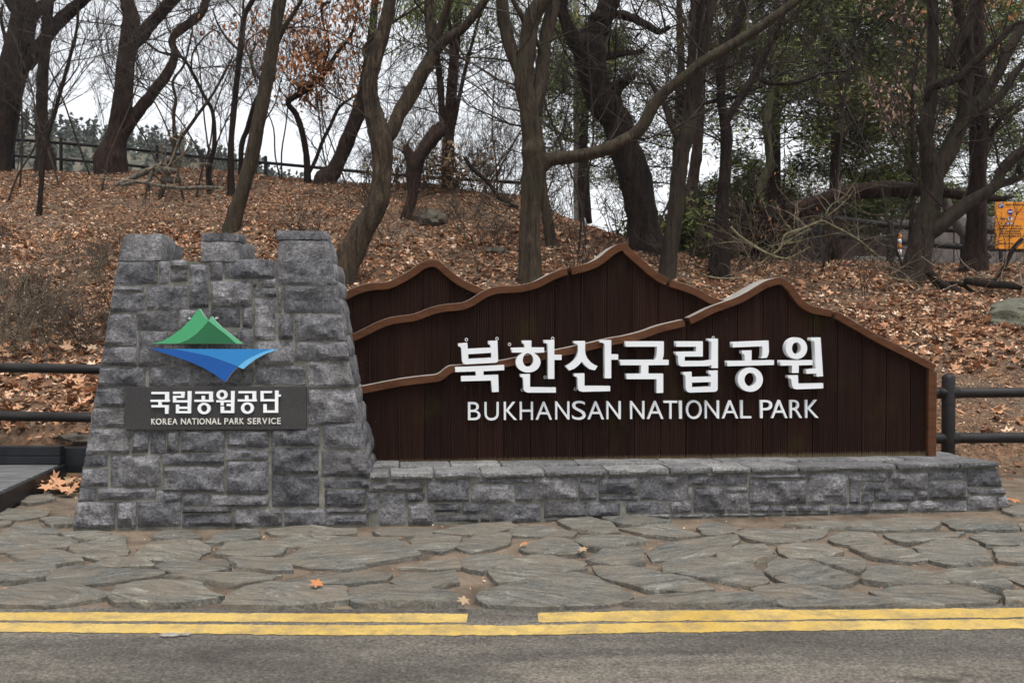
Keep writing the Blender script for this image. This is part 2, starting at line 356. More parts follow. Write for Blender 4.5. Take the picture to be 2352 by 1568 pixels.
FL = [[(0,60),(90,58),(210,68),(200,90),(100,108),(0,100)], [(190,100),(300,92),(345,100),(340,130),(260,138),(200,122)], [(110,10),(240,0),(250,15),(150,35),(100,30)],
 [(0,112),(60,115),(40,130),(0,138)], [(0,180),(60,140),(170,130),(290,165),(200,183),(0,190)], [(0,197),(220,187),(330,210),(370,215),(300,240),(0,255)],
 [(300,250),(420,215),(520,188),(580,200),(580,270),(440,290),(370,275)], [(290,170),(400,160),(510,175),(500,190),(400,211),(340,203)], [(40,270),(60,250),(240,255),(370,278),(375,300),(250,318),(100,298)],
 [(0,310),(240,302),(260,340),(230,370),(100,390),(0,400)], [(245,350),(360,325),(500,332),(720,347),(740,360),(640,383),(480,400),(290,408),(245,390)], [(0,440),(150,408),(330,405),(500,455),(420,475),(240,500),(0,500)],
 [(425,316),(480,285),(620,282),(715,312),(680,323),(560,326)], [(625,275),(700,215),(900,212),(965,240),(900,290),(760,300),(640,290)], [(720,322),(860,297),(1030,297),(1045,335),(850,358),(770,350)],
 [(700,190),(750,160),(850,170),(930,190),(800,205)], [(960,215),(1020,170),(1110,148),(1195,152),(1180,190),(1080,212)], [(995,270),(1040,217),(1180,210),(1250,222),(1300,250),(1250,275),(1100,275)],
 [(1040,290),(1130,280),(1290,292),(1355,340),(1200,343),(1100,335)], [(1200,215),(1340,187),(1500,184),(1550,192),(1400,233),(1280,232)], [(1240,150),(1400,140),(1620,155),(1630,173),(1500,178),(1260,180)],
 [(1290,290),(1400,240),(1560,193),(1800,200),(1930,275),(1750,300),(1600,330),(1400,320)], [(770,380),(900,357),(1120,348),(1280,362),(1230,385),(1080,410),(900,390)], [(520,450),(570,400),(700,384),(880,390),(920,420),(1020,465),(850,500),(650,500),(540,490)],
 [(1030,490),(1130,420),(1250,392),(1380,408),(1580,430),(1600,480),(1450,505),(1200,505),(1060,500)], [(1330,380),(1480,357),(1700,348),(1785,362),(1740,393),(1560,406),(1380,400)], [(1615,450),(1690,420),(1900,414),(2050,440),(2120,490),(1950,498),(1640,500)],
 [(1840,330),(1960,305),(2105,292),(2115,328),(2000,338)], [(1790,385),(1880,352),(2080,343),(2095,400),(1960,425),(1830,410)], [(2120,290),(2230,265),(2345,270),(2345,300),(2200,348),(2130,330)],
 [(1715,165),(1880,142),(1995,152),(1980,183),(1760,185)], [(1880,205),(1960,168),(2120,187),(2110,220),(2030,258),(1900,240)], [(2005,163),(2150,132),(2350,122),(2345,158),(2200,178),(2080,176)], [(2095,235),(2180,187),(2345,177),(2330,225),(2170,258)]]
GL = [[(-150,470),(-90,432),(0,415),(280,354),(380,377),(545,460),(400,500),(150,506),(-100,500)], [(0,290),(180,277),(335,302),(325,330),(220,360),(60,393),(-60,403),(-100,350)], [(0,150),(130,132),(285,165),(280,183),(120,185),(0,180)],
 [(215,120),(330,100),(450,125),(490,168),(400,178),(310,163)], [(30,245),(180,190),(285,217),(325,260),(240,278),(100,265)], [(285,210),(350,183),(590,184),(600,210),(480,238),(380,248)],
 [(345,300),(420,253),(560,234),(605,247),(598,308),(450,318)], [(420,105),(540,95),(720,110),(718,130),(520,137)], [(505,150),(620,138),(740,133),(855,185),(760,195),(620,180)], [(855,150),(920,122),(1055,145),(960,183),(880,178)],
 [(640,265),(700,217),(900,207),(1020,193),(1040,215),(930,278),(780,288),(640,288)], [(1030,175),(1100,153),(1440,153),(1440,175),(1320,210),(1140,210)], [(950,275),(1045,227),(1170,232),(1205,280),(1090,306),(960,297)],
 [(1215,235),(1320,217),(1440,227),(1515,265),(1400,288),(1280,288)], [(700,312),(760,289),(960,289),(1100,322),(1175,398),(1080,408),(880,373),(720,345)], [(385,322),(480,314),(640,342),(800,377),(915,430),(780,442),(620,435),(400,365)],
 [(1160,350),(1215,303),(1400,313),(1585,385),(1500,410),(1280,408)], [(1460,187),(1540,155),(1660,168),(1705,220),(1560,228),(1480,215)], [(1405,300),(1460,287),(1600,291),(1625,330),(1590,348),(1480,325)],
 [(1555,237),(1660,224),(1760,238),(1910,290),(1830,303),(1660,285)], [(1705,174),(1880,167),(2065,168),(2045,185),(1830,218),(1780,208)], [(1855,242),(1960,208),(2100,203),(2195,275),(2185,300),(2000,316),(1900,285)],
 [(2115,190),(2180,168),(2400,168),(2400,226),(2180,231)], [(2215,242),(2400,231),(2400,310),(2230,298)], [(1622,388),(1655,322),(1760,327),(2015,388),(1950,406),(1720,408)], [(1935,360),(2050,335),(2200,338),(2305,420),(2250,437),(2050,400)],
 [(2228,345),(2290,332),(2400,327),(2440,400),(2352,410)], [(1118,430),(1180,408),(1400,423),(1685,460),(1715,495),(1500,499),(1280,499),(1180,470)], [(1665,435),(1760,417),(2050,416),(2215,460),(2225,485),(1900,499),(1750,494)],
 [(535,490),(640,457),(900,453),(1110,453),(1180,490),(1000,501),(700,500)], [(2248,452),(2300,442),(2480,440),(2480,490),(2280,488)], [(1255,132),(1350,120),(1540,127),(1555,148),(1400,150)],
 [(1565,120),(1760,107),(1955,125),(1940,148),(1640,158),(1560,148)], [(1985,115),(2150,102),(2275,120),(2325,153),(2120,158),(2040,150)], [(2332,122),(2480,112),(2480,160),(2347,150)], [(2240,55),(2330,40),(2460,45),(2460,75),(2300,85)]]
def flagstone(pts):
    c = sum(pts, Vector()) / len(pts); h = random.uniform(.006, .022)
    tilt = (random.uniform(-.025, .025), random.uniform(-.03, .02)); out = []
    m = len(pts)
    for i in range(m):                                    # rounded, jittered outline
        a, b = pts[i], pts[(i + 1) % m]; L = (b - a).length; k = max(2, int(L / .07))
        for j in range(k):
            p = a.lerp(b, j / k); w = .5 if j == 0 else 1
            if j == 0: p = p.lerp((pts[i - 1] + b) / 2, .05)
            p = p + Vector((noise.noise(p * 6), noise.noise(p * 6 + Vector((9, 0, 0))), 0)) * .016
            p += Vector((noise.noise(p * 21), noise.noise(p * 21 + Vector((9, 0, 0))), 0)) * .018 + Vector((random.uniform(-.012, .012), random.uniform(-.012, .012), 0))
            out.append(p)
    N = len(out); v = []; f = []
    step = lambda p: .010 * round(1.6 * noise.noise(Vector((p.x * 1.6 + c.x * 3, p.y * 5, c.y))))   # split layers
    ht = lambda p, q: h * q + tilt[0] * (p.x - c.x) + tilt[1] * (p.y - c.y) + q * (.010 * noise.noise(Vector((p.x * 4, p.y * 4, c.x))) + step(p))
    rings = [(1.0, None), (.985, .55), (.95, .92), (.82, 1), (.62, 1), (.4, 1), (.2, 1)]
    out = [c + (p - c) * 1.10 for p in out]
    for s, q in rings:
        for p in out:
            r = c + (p - c) * s; v.append((r.x, r.y, -.06 if q is None else max(-.034, ht(r, q))))
    v.append((c.x, c.y, ht(c, 1)))
    for k in range(len(rings) - 1):
        for i in range(N): f.append((k * N + i, k * N + (i + 1) % N, (k + 1) * N + (i + 1) % N, (k + 1) * N + i))
    k = (len(rings) - 1) * N
    for i in range(N): f.append((k + i, k + (i + 1) % N, len(v) - 1))
    me = mesh('flagstone', v, f)
    bm = bmesh.new(); bm.from_mesh(me); bmesh.ops.recalc_face_normals(bm, faces=bm.faces); bm.to_mesh(me); bm.free()
    o = obj('flagstone', me, M_FLAG, pavement, smooth=True)
    me.set_sharp_from_angle(angle=math.radians(38)); return o
P_all = [[gnd(*cF(*p)) for p in q] for q in FL] + [[gnd(*cG(*p)) for p in q] for q in GL]
for q in P_all: flagstone(q)
for q in P_all:                                           # the paving runs on beyond both picture edges
    c = sum(q, Vector()) / len(q); xe = .547 * c.y
    for sgn in (-1, 1):
        if abs(c.x - sgn * xe) < 1.5 and max(sgn * p.x for p in q) < xe - .02:
            flagstone([Vector((2 * sgn * xe - p.x, p.y, 0)) for p in reversed(q)])

# ------------------------------------------------------------------ masonry
def stone_face(q, nrm, parent, mat, proud=.02, joint=.008, back=.05, cell=.025, amp=1.0, name='stone'):
    bl, br, tr, tl = [Vector(p) for p in q]; nrm = Vector(nrm).normalized()
    w = ((br - bl).length + (tr - tl).length) / 2; h = ((tl - bl).length + (tr - br).length) / 2
    if w < .02 or h < .015: return
    nx_ = max(3, min(20, int(w / cell))); ny_ = max(3, min(14, int(h / cell)))
    ju, jv = min(.2, joint / w), min(.2, joint / h); sd = Vector((random.random() * 99, random.random() * 99, random.random() * 99))
    tilt = (random.uniform(-.5, .5), random.uniform(-.5, .5)); pr = proud * random.uniform(.6, 1.4)
    v, f = [], []
    for j in range(ny_ + 1):
        for i in range(nx_ + 1):
            s = ju + (1 - 2 * ju) * i / nx_; t = jv + (1 - 2 * jv) * j / ny_
            p = bl.lerp(br, s).lerp(tl.lerp(tr, s), t); e = min(min(i, nx_ - i) / nx_ * w, min(j, ny_ - j) / ny_ * h)
            if e == 0:
                k = .007
                p = p + (br - bl).normalized() * k * noise.noise(p * 17 + sd) + (tl - bl).normalized() * k * noise.noise(p * 17 - sd)
            fr = noise.fractal(p * 7 + sd, .75, 2.1, 5); vd = (0, .9 - 2.2 * abs(noise.noise(p * 4.2 + sd)) - .9 * abs(noise.noise(p * 9.5 - sd)))
            hgt = pr * (1 - math.exp(-e / .02)) + amp * (.024 * fr + .034 * (vd[1] - vd[0])) * (.06 + .94 * (1 - math.exp(-e / .022)))
            hgt += .02 * (tilt[0] * (s - .5) + tilt[1] * (t - .5))
            v.append(p + nrm * max(hgt, .003 if e > 0 else -.004))
    n1 = nx_ + 1
    for j in range(ny_):
        for i in range(nx_): f.append((j * n1 + i, j * n1 + i + 1, (j + 1) * n1 + i + 1, (j + 1) * n1 + i))
    ring = [i for i in range(n1)] + [j * n1 + nx_ for j in range(1, ny_ + 1)] + [ny_ * n1 + i for i in range(nx_ - 1, -1, -1)] + [j * n1 for j in range(ny_ - 1, 0, -1)]
    b0 = len(v)
    for r in ring: v.append(v[r] - nrm * back)
    R = len(ring)
    for k in range(R): f.append((ring[k], b0 + k, b0 + (k + 1) % R, ring[(k + 1) % R]))
    me = mesh(name, v, f); o = obj(name, me, mat, parent, smooth=True); me.set_sharp_from_angle(angle=math.radians(24)); return o
def rough_box(c8, parent, mat, cell=.06, amp=.012, name='stone'):
    """c8: function (s,t,r in 0..1) -> local point"""
    a, b, c_, d = c8(0, 0, 0), c8(1, 0, 0), c8(0, 1, 0), c8(0, 0, 1)
    n3 = [max(2, min(14, int((x - a).length / cell))) for x in (b, c_, d)]
    vm, v, f = {}, [], []; sd = Vector((random.random() * 99, random.random() * 99, 0)); ctr = c8(.5, .5, .5)
    def vid(i, j, k):
        key = (i, j, k)
        if key not in vm:
            p = c8(i / n3[0], j / n3[1], k / n3[2]); ed = sum(x in (0, m) for x, m in zip(key, n3))
            o = (p - ctr).normalized()
            p = p + o * (amp * noise.fractal(p * 6 + sd, .9, 2.1, 4) - (.006 if ed == 2 else .012 if ed == 3 else -.004))
            vm[key] = len(v); v.append(p)
        return vm[key]
    for ax in range(3):
        o1, o2 = (ax + 1) % 3, (ax + 2) % 3
        for side in (0, n3[ax]):
            for i in range(n3[o1]):
                for j in range(n3[o2]):
                    q = []
                    for di, dj in ((0, 0), (1, 0), (1, 1), (0, 1)):
                        k = [0, 0, 0]; k[ax] = side; k[o1] = i + di; k[o2] = j + dj; q.append(vid(*k))
                    f.append(q if side else q[::-1])
    me = mesh(name, v, f); o = obj(name, me, mat, parent, smooth=True); me.set_sharp_from_angle(angle=math.radians(45)); return o
def ashlar(width_at, z0, z1, hmin=.1, hmax=.26):
    """random courses -> list of (s0,s1,z0,z1) with s in 0..1"""
    out = []; z = z0
    while z < z1 - .03:
        h = random.uniform(hmin, hmax); h = h if z1 - z - h > hmin else z1 - z
        w = width_at(z + h / 2); s = 0
        while s < w - .02:
            l = random.uniform(.16, .42); l = l if w - s - l > .12 else w - s
            if h > .18 and random.random() < .3:
                m = random.uniform(.35, .65); out += [(s / w, (s + l) / w, z, z + h * m), (s / w, (s + l) / w, z + h * m, z + h)]
            else: out.append((s / w, (s + l) / w, z, z + h))
            s += l
        z += h
    return out

# ---- the tower
FT = Frame(gnd(516, 1209), math.radians(4.0)); BAT = .10; TD = 1.15
tower = thing('stone_tower', 'grey rock-faced stone tower with battlements carrying the park service emblem', 'tower', FT.o, FT.yaw)
def tf(x, y, c=0.0): return FT.hit(*cT(x, y), BAT, c)
_a, _b = tf(290, 80), tf(45, 1525); _c, _d = tf(1285, 62), tf(1545, 1525)
def xl(z): return _b.x + (_a.x - _b.x) * (z - _b.z) / (_a.z - _b.z)
def xr(z): return _d.x + (_c.x - _d.x) * (z - _d.z) / (_c.z - _d.z)
ZW = tf(700, 222).z; ZTOP = tf(700, 76).z
yf = lambda z: BAT * z
yb = lambda z: TD - BAT * z
def core(zs, x0, x1, ins, name, mat):
    v, f = [], []
    for z in zs:
        v += [(x0(z) + ins, yf(z) + ins, z), (x1(z) - ins, yf(z) + ins, z), (x1(z) - ins, yb(z) - ins, z), (x0(z) + ins, yb(z) - ins, z)]
    for k in range(len(zs) - 1):
        for i in range(4): f.append((4 * k + i, 4 * k + (i + 1) % 4, 4 * k + 4 + (i + 1) % 4, 4 * k + 4 + i))
    f += [(3, 2, 1, 0), tuple(4 * (len(zs) - 1) + i for i in range(4))]
    return obj(name, mesh(name, v, f), mat, tower)
core([-.05, ZW / 2, ZW], xl, xr, .006, 'wall_core', M_MORTAR)
TS = [(285,222,460,335),(465,222,515,328),(520,215,605,258),(520,262,605,320),(612,235,708,450),(712,222,778,312),(785,212,1035,308),(1042,205,1297,340),(927,310,943,348),(950,305,1038,348),
 (270,343,390,370),(255,375,398,470),(403,338,605,460),(718,316,920,445),(930,352,1040,398),(935,403,1035,605),(1046,350,1068,475),(1075,342,1320,475),
 (215,478,355,635),(358,463,560,560),(565,455,715,560),(720,448,862,545),(872,442,922,545),(1050,478,1122,605),(1130,480,1345,610),(195,640,358,735),(362,563,520,735),(525,563,700,735),(705,563,855,735),(860,550,930,730),(935,612,1125,728),(1130,615,1380,706),
 (180,738,400,835),(415,738,630,832),(635,740,860,832),(865,735,930,830),(935,733,1185,828),(1195,710,1410,842),(168,840,297,935),(150,938,297,1035),(1195,848,1440,1025),
 (130,1040,322,1165),(330,1050,415,1160),(420,1050,498,1162),(503,1050,565,1158),(572,1047,790,1160),(798,1048,1005,1135),(1012,1035,1252,1128),(1270,1012,1470,1142),(1195,1028,1262,1032),
 (115,1172,215,1230),(100,1235,215,1325),(225,1170,472,1325),(482,1162,785,1220),(482,1225,785,1355),(795,1140,1003,1195),(795,1198,1003,1360),(1018,1132,1248,1265),(1258,1148,1495,1278),
 (85,1330,155,1392),(165,1330,445,1390),(450,1345,578,1405),(583,1358,708,1415),(718,1365,1005,1428),(1018,1268,1250,1425),(1275,1282,1476,1332),(1275,1338,1476,1425),
 (60,1398,250,1535),(258,1395,355,1530),(362,1398,572,1530),(578,1422,820,1458),(578,1461,825,1525),(832,1432,1070,1525),(1080,1430,1282,1525),(1287,1430,1482,1455),(1287,1458,1482,1525)]
nf = Vector((0, -1, BAT)).normalized()
for x0, y0, x1, y1 in TS:
    q = [tf(x0 - 2, y1 + 2), tf(x1 + 2, y1 + 2), tf(x1 + 2, y0 - 2), tf(x0 - 2, y0 - 2)]
    q[0].z = q[1].z = max(q[0].z, .0) if y1 > 1500 else q[0].z
    lx, rx = cT(x0, 0)[0], cT(x1, 0)[0]
    if tf(x0, (y0 + y1) / 2).x < xl(tf(x0, (y0 + y1) / 2).z) + .055:
        q[0].x = xl(q[0].z) - .005; q[3].x = xl(q[3].z) - .005
    if tf(x1, (y0 + y1) / 2).x > xr(tf(x1, (y0 + y1) / 2).z) - .055:
        q[1].x = xr(q[1].z) + .005; q[2].x = xr(q[2].z) + .005
    stone_face(q, nf, tower, M_STONE, joint=.006)
for side in (0, 1, 2):
    for s0, s1, z0, z1 in ashlar(lambda z: (yb(z) - yf(z)) if side < 2 else xr(z) - xl(z), 0, ZW, .13, .3):
        def P(s, z):
            y = yf(z) + (yb(z) - yf(z)) * s
            if side == 0: return Vector((xr(z), y, z))
            if side == 1: return Vector((xl(z), yf(z) + (yb(z) - yf(z)) * (1 - s), z))
            return Vector((xr(z) + (xl(z) - xr(z)) * s, yb(z), z))
        q = [P(s0, z0), P(s1, z0), P(s1, z1), P(s0, z1)]; nn = (q[1] - q[0]).cross(q[3] - q[0])
        stone_face(q, nn, tower, M_STONE, joint=.008, cell=.035, amp=.4, proud=.010)
def merlon(x0, x1, yt, split):
    l, r, T = tf(x0, 150).x, tf(x1, 150).x, tf(0, yt).z
    for ya, yb_, k in ((0, .42, 1.0), (.43, .72, .90), (.73, 1.0, .80)):
        zs = [(0, split, .0), (split, 1, .0)] if (split and ya == 0) else [(0, 1, 0)]
        for za, zb, _ in zs:
            H = (T - ZW) * k
            def c8(s, t, q, za=za, zb=zb, H=H):
                z = ZW + H * (za + (zb - za) * q) + (.004 if za else 0)
                xa, xb = (xl(z) if x0 < 320 else l), (xr(z) if x1 > 1250 else r)
                if ya: xb -= .03; xa += .02
                y = yf(z) + (yb(z) - yf(z)) * (ya + (yb_ - ya) * t)
                return Vector((xa + (xb - xa) * s, y - .01 * (ya == 0), z))
            rough_box(c8, tower, M_STONE, cell=.045, amp=.016)
merlon(290, 482, 85, None); merlon(668, 862, 80, .70); merlon(1042, 1285, 66, .70)
# plaque and its lettering
pq = [FT.hit(*cT(x, y), BAT, -.032) for x, y in ((300, 1047), (1188, 1045), (1188, 832), (300, 836))]
def slab(q, n_, th, name, mat, parent, bev=.004):
    n_ = Vector(n_).normalized(); v = list(q) + [p - n_ * th for p in q]
    me = mesh(name, v, [(0, 1, 2, 3), (7, 6, 5, 4)] + [(i, 4 + i, 4 + (i + 1) % 4, (i + 1) % 4) for i in range(4)])
    o = obj(name, me, mat, parent); b = o.modifiers.new('bevel', 'BEVEL'); b.width = bev; b.segments = 2; return o
plaque = slab(pq, nf, .06, 'plaque', M_PLAQUE, tower); plaque['label'] = 'speckled black granite plaque with white lettering'
def curve_mesh(polys, th, bev=.0):
    """closed 2D outlines (holes by winding-free fill) -> mesh, front at z=0 going back to -th"""
    cu = bpy.data.curves.new('outline', 'CURVE'); cu.dimensions = '2D'; cu.fill_mode = 'BOTH'; cu.extrude = th / 2
    for pl in polys:
        s = cu.splines.new('POLY'); s.points.add(len(pl) - 1); s.use_cyclic_u = True
        for pt, (x, y) in zip(s.points, pl): pt.co = (x, y, 0, 1)
    o = bpy.data.objects.new('outline', cu); me = bpy.data.meshes.new_from_object(o)
    bpy.data.objects.remove(o); bpy.data.curves.remove(cu); return me
def place_outline(fr, polys_px, conv, b, c, th, name, mat, parent, edge_mat=None):
    pts = [[fr.hit(*conv(x, y), b, c) for x, y in pl] for pl in polys_px]
    ez = Vector((0, b, 1)).normalized(); ey = Vector((0, 1, -b)).normalized(); o0 = Vector((0, c, 0))
    me = curve_mesh([[(p.x, (p - o0).dot(ez)) for p in pl] for pl in pts], th)
    n_ = len(me.vertices); co = np.empty(n_ * 3, np.float32); me.vertices.foreach_get('co', co); co = co.reshape(-1, 3)
    out = [o0 + Vector((x, 0, 0)) + ez * float(y) + ey * (float(-z) + th / 2) for x, y, z in co]
    me.vertices.foreach_set('co', np.array(out, np.float32).ravel()); me.update()
    bm = bmesh.new(); bm.from_mesh(me); bmesh.ops.recalc_face_normals(bm, faces=bm.faces); bm.to_mesh(me); bm.free()
    if edge_mat:
        me.materials.append(mat); me.materials.append(edge_mat)
        for p in me.polygons: p.material_index = 0 if abs(p.normal.dot(ey)) > .8 else 1
        mat = None
    return obj(name, me, mat, parent)
def ell(cx, cy, rx, ry, n_=40): return [(cx + rx * math.cos(2 * math.pi * i / n_), cy + ry * math.sin(2 * math.pi * i / n_)) for i in range(n_)]
def glyph(ch, fr, x0, x1, yt, yb_, conv, b, c, th, mat, parent, weight=0.0):
    cu = bpy.data.curves.new('glyph', 'FONT'); cu.body = ch; cu.extrude = .1; cu.offset = weight; cu.resolution_u = 5
    o = bpy.data.objects.new('glyph', cu); me = bpy.data.meshes.new_from_object(o); bpy.data.objects.remove(o); bpy.data.curves.remove(cu)
    n_ = len(me.vertices); co = np.empty(n_ * 3, np.float32); me.vertices.foreach_get('co', co); co = co.reshape(-1, 3)
    mn, mx = co.min(0), co.max(0); ey = Vector((0, 1, -b)).normalized(); out = []
    for x, y, z in co:
        p = fr.hit(*conv(x0 + (x1 - x0) * (x - mn[0]) / (mx[0] - mn[0]), yb_ + (yt - yb_) * (y - mn[1]) / (mx[1] - mn[1])), b, c)
        out.append(p + (ey * th if z < 0 else Vector()))
    me.vertices.foreach_set('co', np.array(out, np.float32).ravel()); me.update()
    bm = bmesh.new(); bm.from_mesh(me); bmesh.ops.recalc_face_normals(bm, faces=bm.faces); bm.to_mesh(me); bm.free()
    return obj('letter', me, mat, parent)
gong = [(835,118),(1118,118),(1118,252),(1132,252),(1132,288),(822,288),(822,252),(940,252),(940,188),(992,188),(992,252),(1062,252),(1062,155),(835,155)]
PK = [[[(120,125),(400,125),(400,252),(415,252),(415,288),(287,288),(287,340),(398,340),(398,482),(342,482),(342,378),(120,378),(120,340),(233,340),(233,288),(105,288),(105,252),(342,252),(342,162),(120,162)]],
 [[(472,120),(658,120),(658,222),(523,222),(523,260),(712,260),(712,112),(768,112),(768,475),(520,475),(520,332),(570,332),(570,365),(712,365),(712,298),(472,298),(472,188),(605,188),(605,157),(472,157)],[(570,403),(712,403),(712,437),(570,437)]],
 [gong, ell(980,396,106,94), ell(980,394,54,57)],
 [ell(1272,172,90,80), ell(1272,172,38,42), [(1180,260),(1420,260),(1420,110),(1474,110),(1474,470),(1250,470),(1250,362),(1302,362),(1302,430),(1420,430),(1420,358),(1348,358),(1348,318),(1420,318),(1420,295),(1302,295),(1302,345),(1250,345),(1250,295),(1180,295)]],
 [[(x + 708, y - 6) for x, y in gong], ell(1688,389,106,94), ell(1688,387,54,57)],
 [[(1902,110),(2085,110),(2085,145),(1952,145),(1952,243),(2138,243),(2138,103),(2192,103),(2192,168),(2230,168),(2230,203),(2192,203),(2192,465),(1948,465),(1948,325),(2000,325),(2000,427),(2138,427),(2138,280),(1902,280)]]]
for pl in PK: place_outline(FT, pl, cP, BAT, -.056, .022, 'letter', M_WHITE, plaque)
for ch, x0, x1 in [('K',118,185),('O',190,285),('R',305,370),('E',390,445),('A',460,545),('N',602,685),('A',693,778),('T',785,855),('I',872,888),('O',902,992),('N',1010,1090),('A',1100,1190),('L',1205,1258),('P',1312,1375),('A',1383,1468),('R',1483,1545),('K',1560,1632),('S',1690,1757),('E',1778,1832),('R',1850,1918),('V',1930,2012),('I',2038,2055),('C',2070,2155),('E',2175,2230)]:
    sl_ = (x0 - 118) / 2110 * -12; glyph(ch, FT, x0, x1, 560 + sl_, 660 + sl_, cP, BAT, -.042, .010, M_CREAM, plaque, .012)
emblem = bpy.data.objects.new('emblem', None); emblem['label'] = 'green mountain and blue water emblem in enamel'
link(emblem, tower)
EM = [(M_G1, [(130,662),(300,622),(450,543),(620,420),(780,260),(920,72),(940,80),(1000,180),(1084,272),(1000,380),(880,500),(740,600),(580,662)], -.085),
 (M_G3, [(1087,270),(1130,207),(1145,205),(1180,255),(1300,380),(1450,500),(1670,664),(1552,664),(1400,530),(1230,400),(1087,284)], -.085),
 (M_G2, [(1085,278),(1228,401),(1398,531),(1549,664),(583,664),(742,601),(882,501),(1002,381)], -.084),
 (M_B1, [(95,742),(500,753),(800,811),(1080,871),(1300,941),(1569,1051),(1540,1085),(1460,1170),(1380,1290),(1345,1300),(1200,1190),(1000,1070),(750,960),(450,860)], -.085),
 (M_B2, [(503,752),(2148,755),(1980,809),(1800,889),(1680,959),(1575,1048),(1300,939),(1080,869),(800,809)], -.084),
 (M_B3, [(2152,755),(2245,762),(2050,830),(1880,920),(1760,1010),(1670,1085),(1650,1085),(1577,1051),(1682,961),(1802,891),(1982,811)], -.085)]
for m, pl, c in EM: place_outline(FT, [pl], cO, BAT, c, .025, 'enamel_panel', m, emblem, M_ALU)
for x, y in ((700, 560), (1300, 560), (1210, 235), (760, 240), (900, 850), (1500, 850)):
    p = FT.hit(*cO(x, y), BAT, -.062)
    bm = bmesh.new(); bmesh.ops.create_cone(bm, cap_ends=True, segments=10, radius1=.008, radius2=.008, depth=.09, matrix=Matrix.Translation(p + Vector((0, .047, 0))) @ Matrix.Rotation(math.pi / 2, 4, 'X'))
    me = bpy.data.meshes.new('stud'); bm.to_mesh(me); bm.free(); obj('stud', me, M_ALU, emblem)

# ---- the plinth
FP = Frame(gnd(866, 1204), math.radians(7.0)); PB = .05
plinth = thing('stone_plinth', 'long low grey stone plinth under the wooden mountain sign', 'plinth', FP.o, FP.yaw)
pf4 = lambda x, y: FP.hit(*c4(x, y), PB, 0); pf5 = lambda x, y: FP.hit(*c5(x, y), PB, 0)
ZC_L, ZC_R = pf4(700, 196).z, pf5(2150, 128).z
XE0, XE1 = pf5(2262, 430).x, pf5(2160, 128).x
def zcap(x): return ZC_L + (ZC_R - ZC_L) * np.clip((x - 0) / (XE1 - 0), 0, 1)
PDEP = .95
v = []; X0 = pf4(112, 300).x
for z0, x1 in ((-.05, XE0 - .01), (None, XE1 - .01)):
    for x, y in ((X0, .004), (x1, .004), (x1, PDEP), (X0, PDEP)):
        z = z0 if z0 is not None else float(zcap(x)) + .02
        v.append((x, y + (PB * z if y < .1 else 0), z))
obj('wall_core', mesh('core', v, [(3, 2, 1, 0), (4, 5, 6, 7)] + [(i, (i + 1) % 4, 4 + (i + 1) % 4, 4 + i) for i in range(4)]), M_MORTAR, plinth)
S4 = [(110,205,475,290),(500,208,785,362),(795,240,1085,362),(835,196,1205,235),(1090,240,1208,360),(1216,192,1512,348),(1518,190,1635,232),(1518,236,1638,352),(1645,182,1912,308),(1648,312,1912,352),(1920,178,2236,350),
 (100,295,172,435),(180,300,358,522),(370,292,492,362),(372,368,545,522),(552,368,725,430),(735,365,918,440),(550,445,850,490),(856,447,925,490),(930,370,1262,494),(1280,354,1572,465),(1292,468,1400,490),(1580,358,1795,465),(1825,354,2126,435),(1825,438,2122,468),(2132,354,2272,432),(2132,438,2240,485)]
S5 = [(52,180,462,258),(50,262,86,345),(92,264,310,440),(316,262,460,302),(320,306,470,440),(475,172,868,207),(475,211,868,384),(478,388,605,437),(610,390,704,440),(710,388,800,440),(806,388,900,440),(904,386,1015,440),(873,168,1148,382),(1156,162,1412,225),(1156,229,1232,384),(1238,230,1412,294),(1238,298,1324,382),(1328,292,1620,368),(1417,158,1694,286),(1622,288,1698,352),(1700,148,1958,216),(1702,221,1958,352),(1570,356,1958,450),(1294,374,1562,466),(1026,388,1290,474),(1964,142,2185,266),(1964,270,2042,318),(2046,270,2210,318),(1964,324,2165,442),(2170,322,2250,436),(0,450,166,492),(170,446,238,492),(245,444,480,494),(485,444,595,492),(600,444,714,492),(718,444,1018,488),(0,352,84,444)]
npf = Vector((0, -1, PB))
for S, fn in ((S4, pf4), (S5, pf5)):
    for x0, y0, x1, y1 in S:
        q = [fn(x0 - 2, y1 + 2), fn(x1 + 2, y1 + 2), fn(x1 + 2, y0 - 2), fn(x0 - 2, y0 - 2)]
        for p in q: p.z = max(p.z, -.01); p.z = min(p.z, float(zcap(p.x)) - .012)
        if fn is pf5 and x1 > 2180:
            xe = lambda z: XE0 + (XE1 - XE0) * z / ZC_R
            q[1].x = xe(q[1].z) + .004; q[2].x = xe(q[2].z) + .004
        stone_face(q, npf, plinth, M_STONE, joint=.006, proud=.016)
for s0, s1, z0, z1 in ashlar(lambda z: PDEP, 0, ZC_R - .01, .1, .2):
    P = lambda s, z: Vector((XE0 + (XE1 - XE0) * z / ZC_R, s * PDEP + .02, z))
    stone_face([P(s0, z0), P(s1, z0), P(s1, z1), P(s0, z1)], (1, 0, .3), plinth, M_STONE, cell=.035, amp=.5, proud=.01)
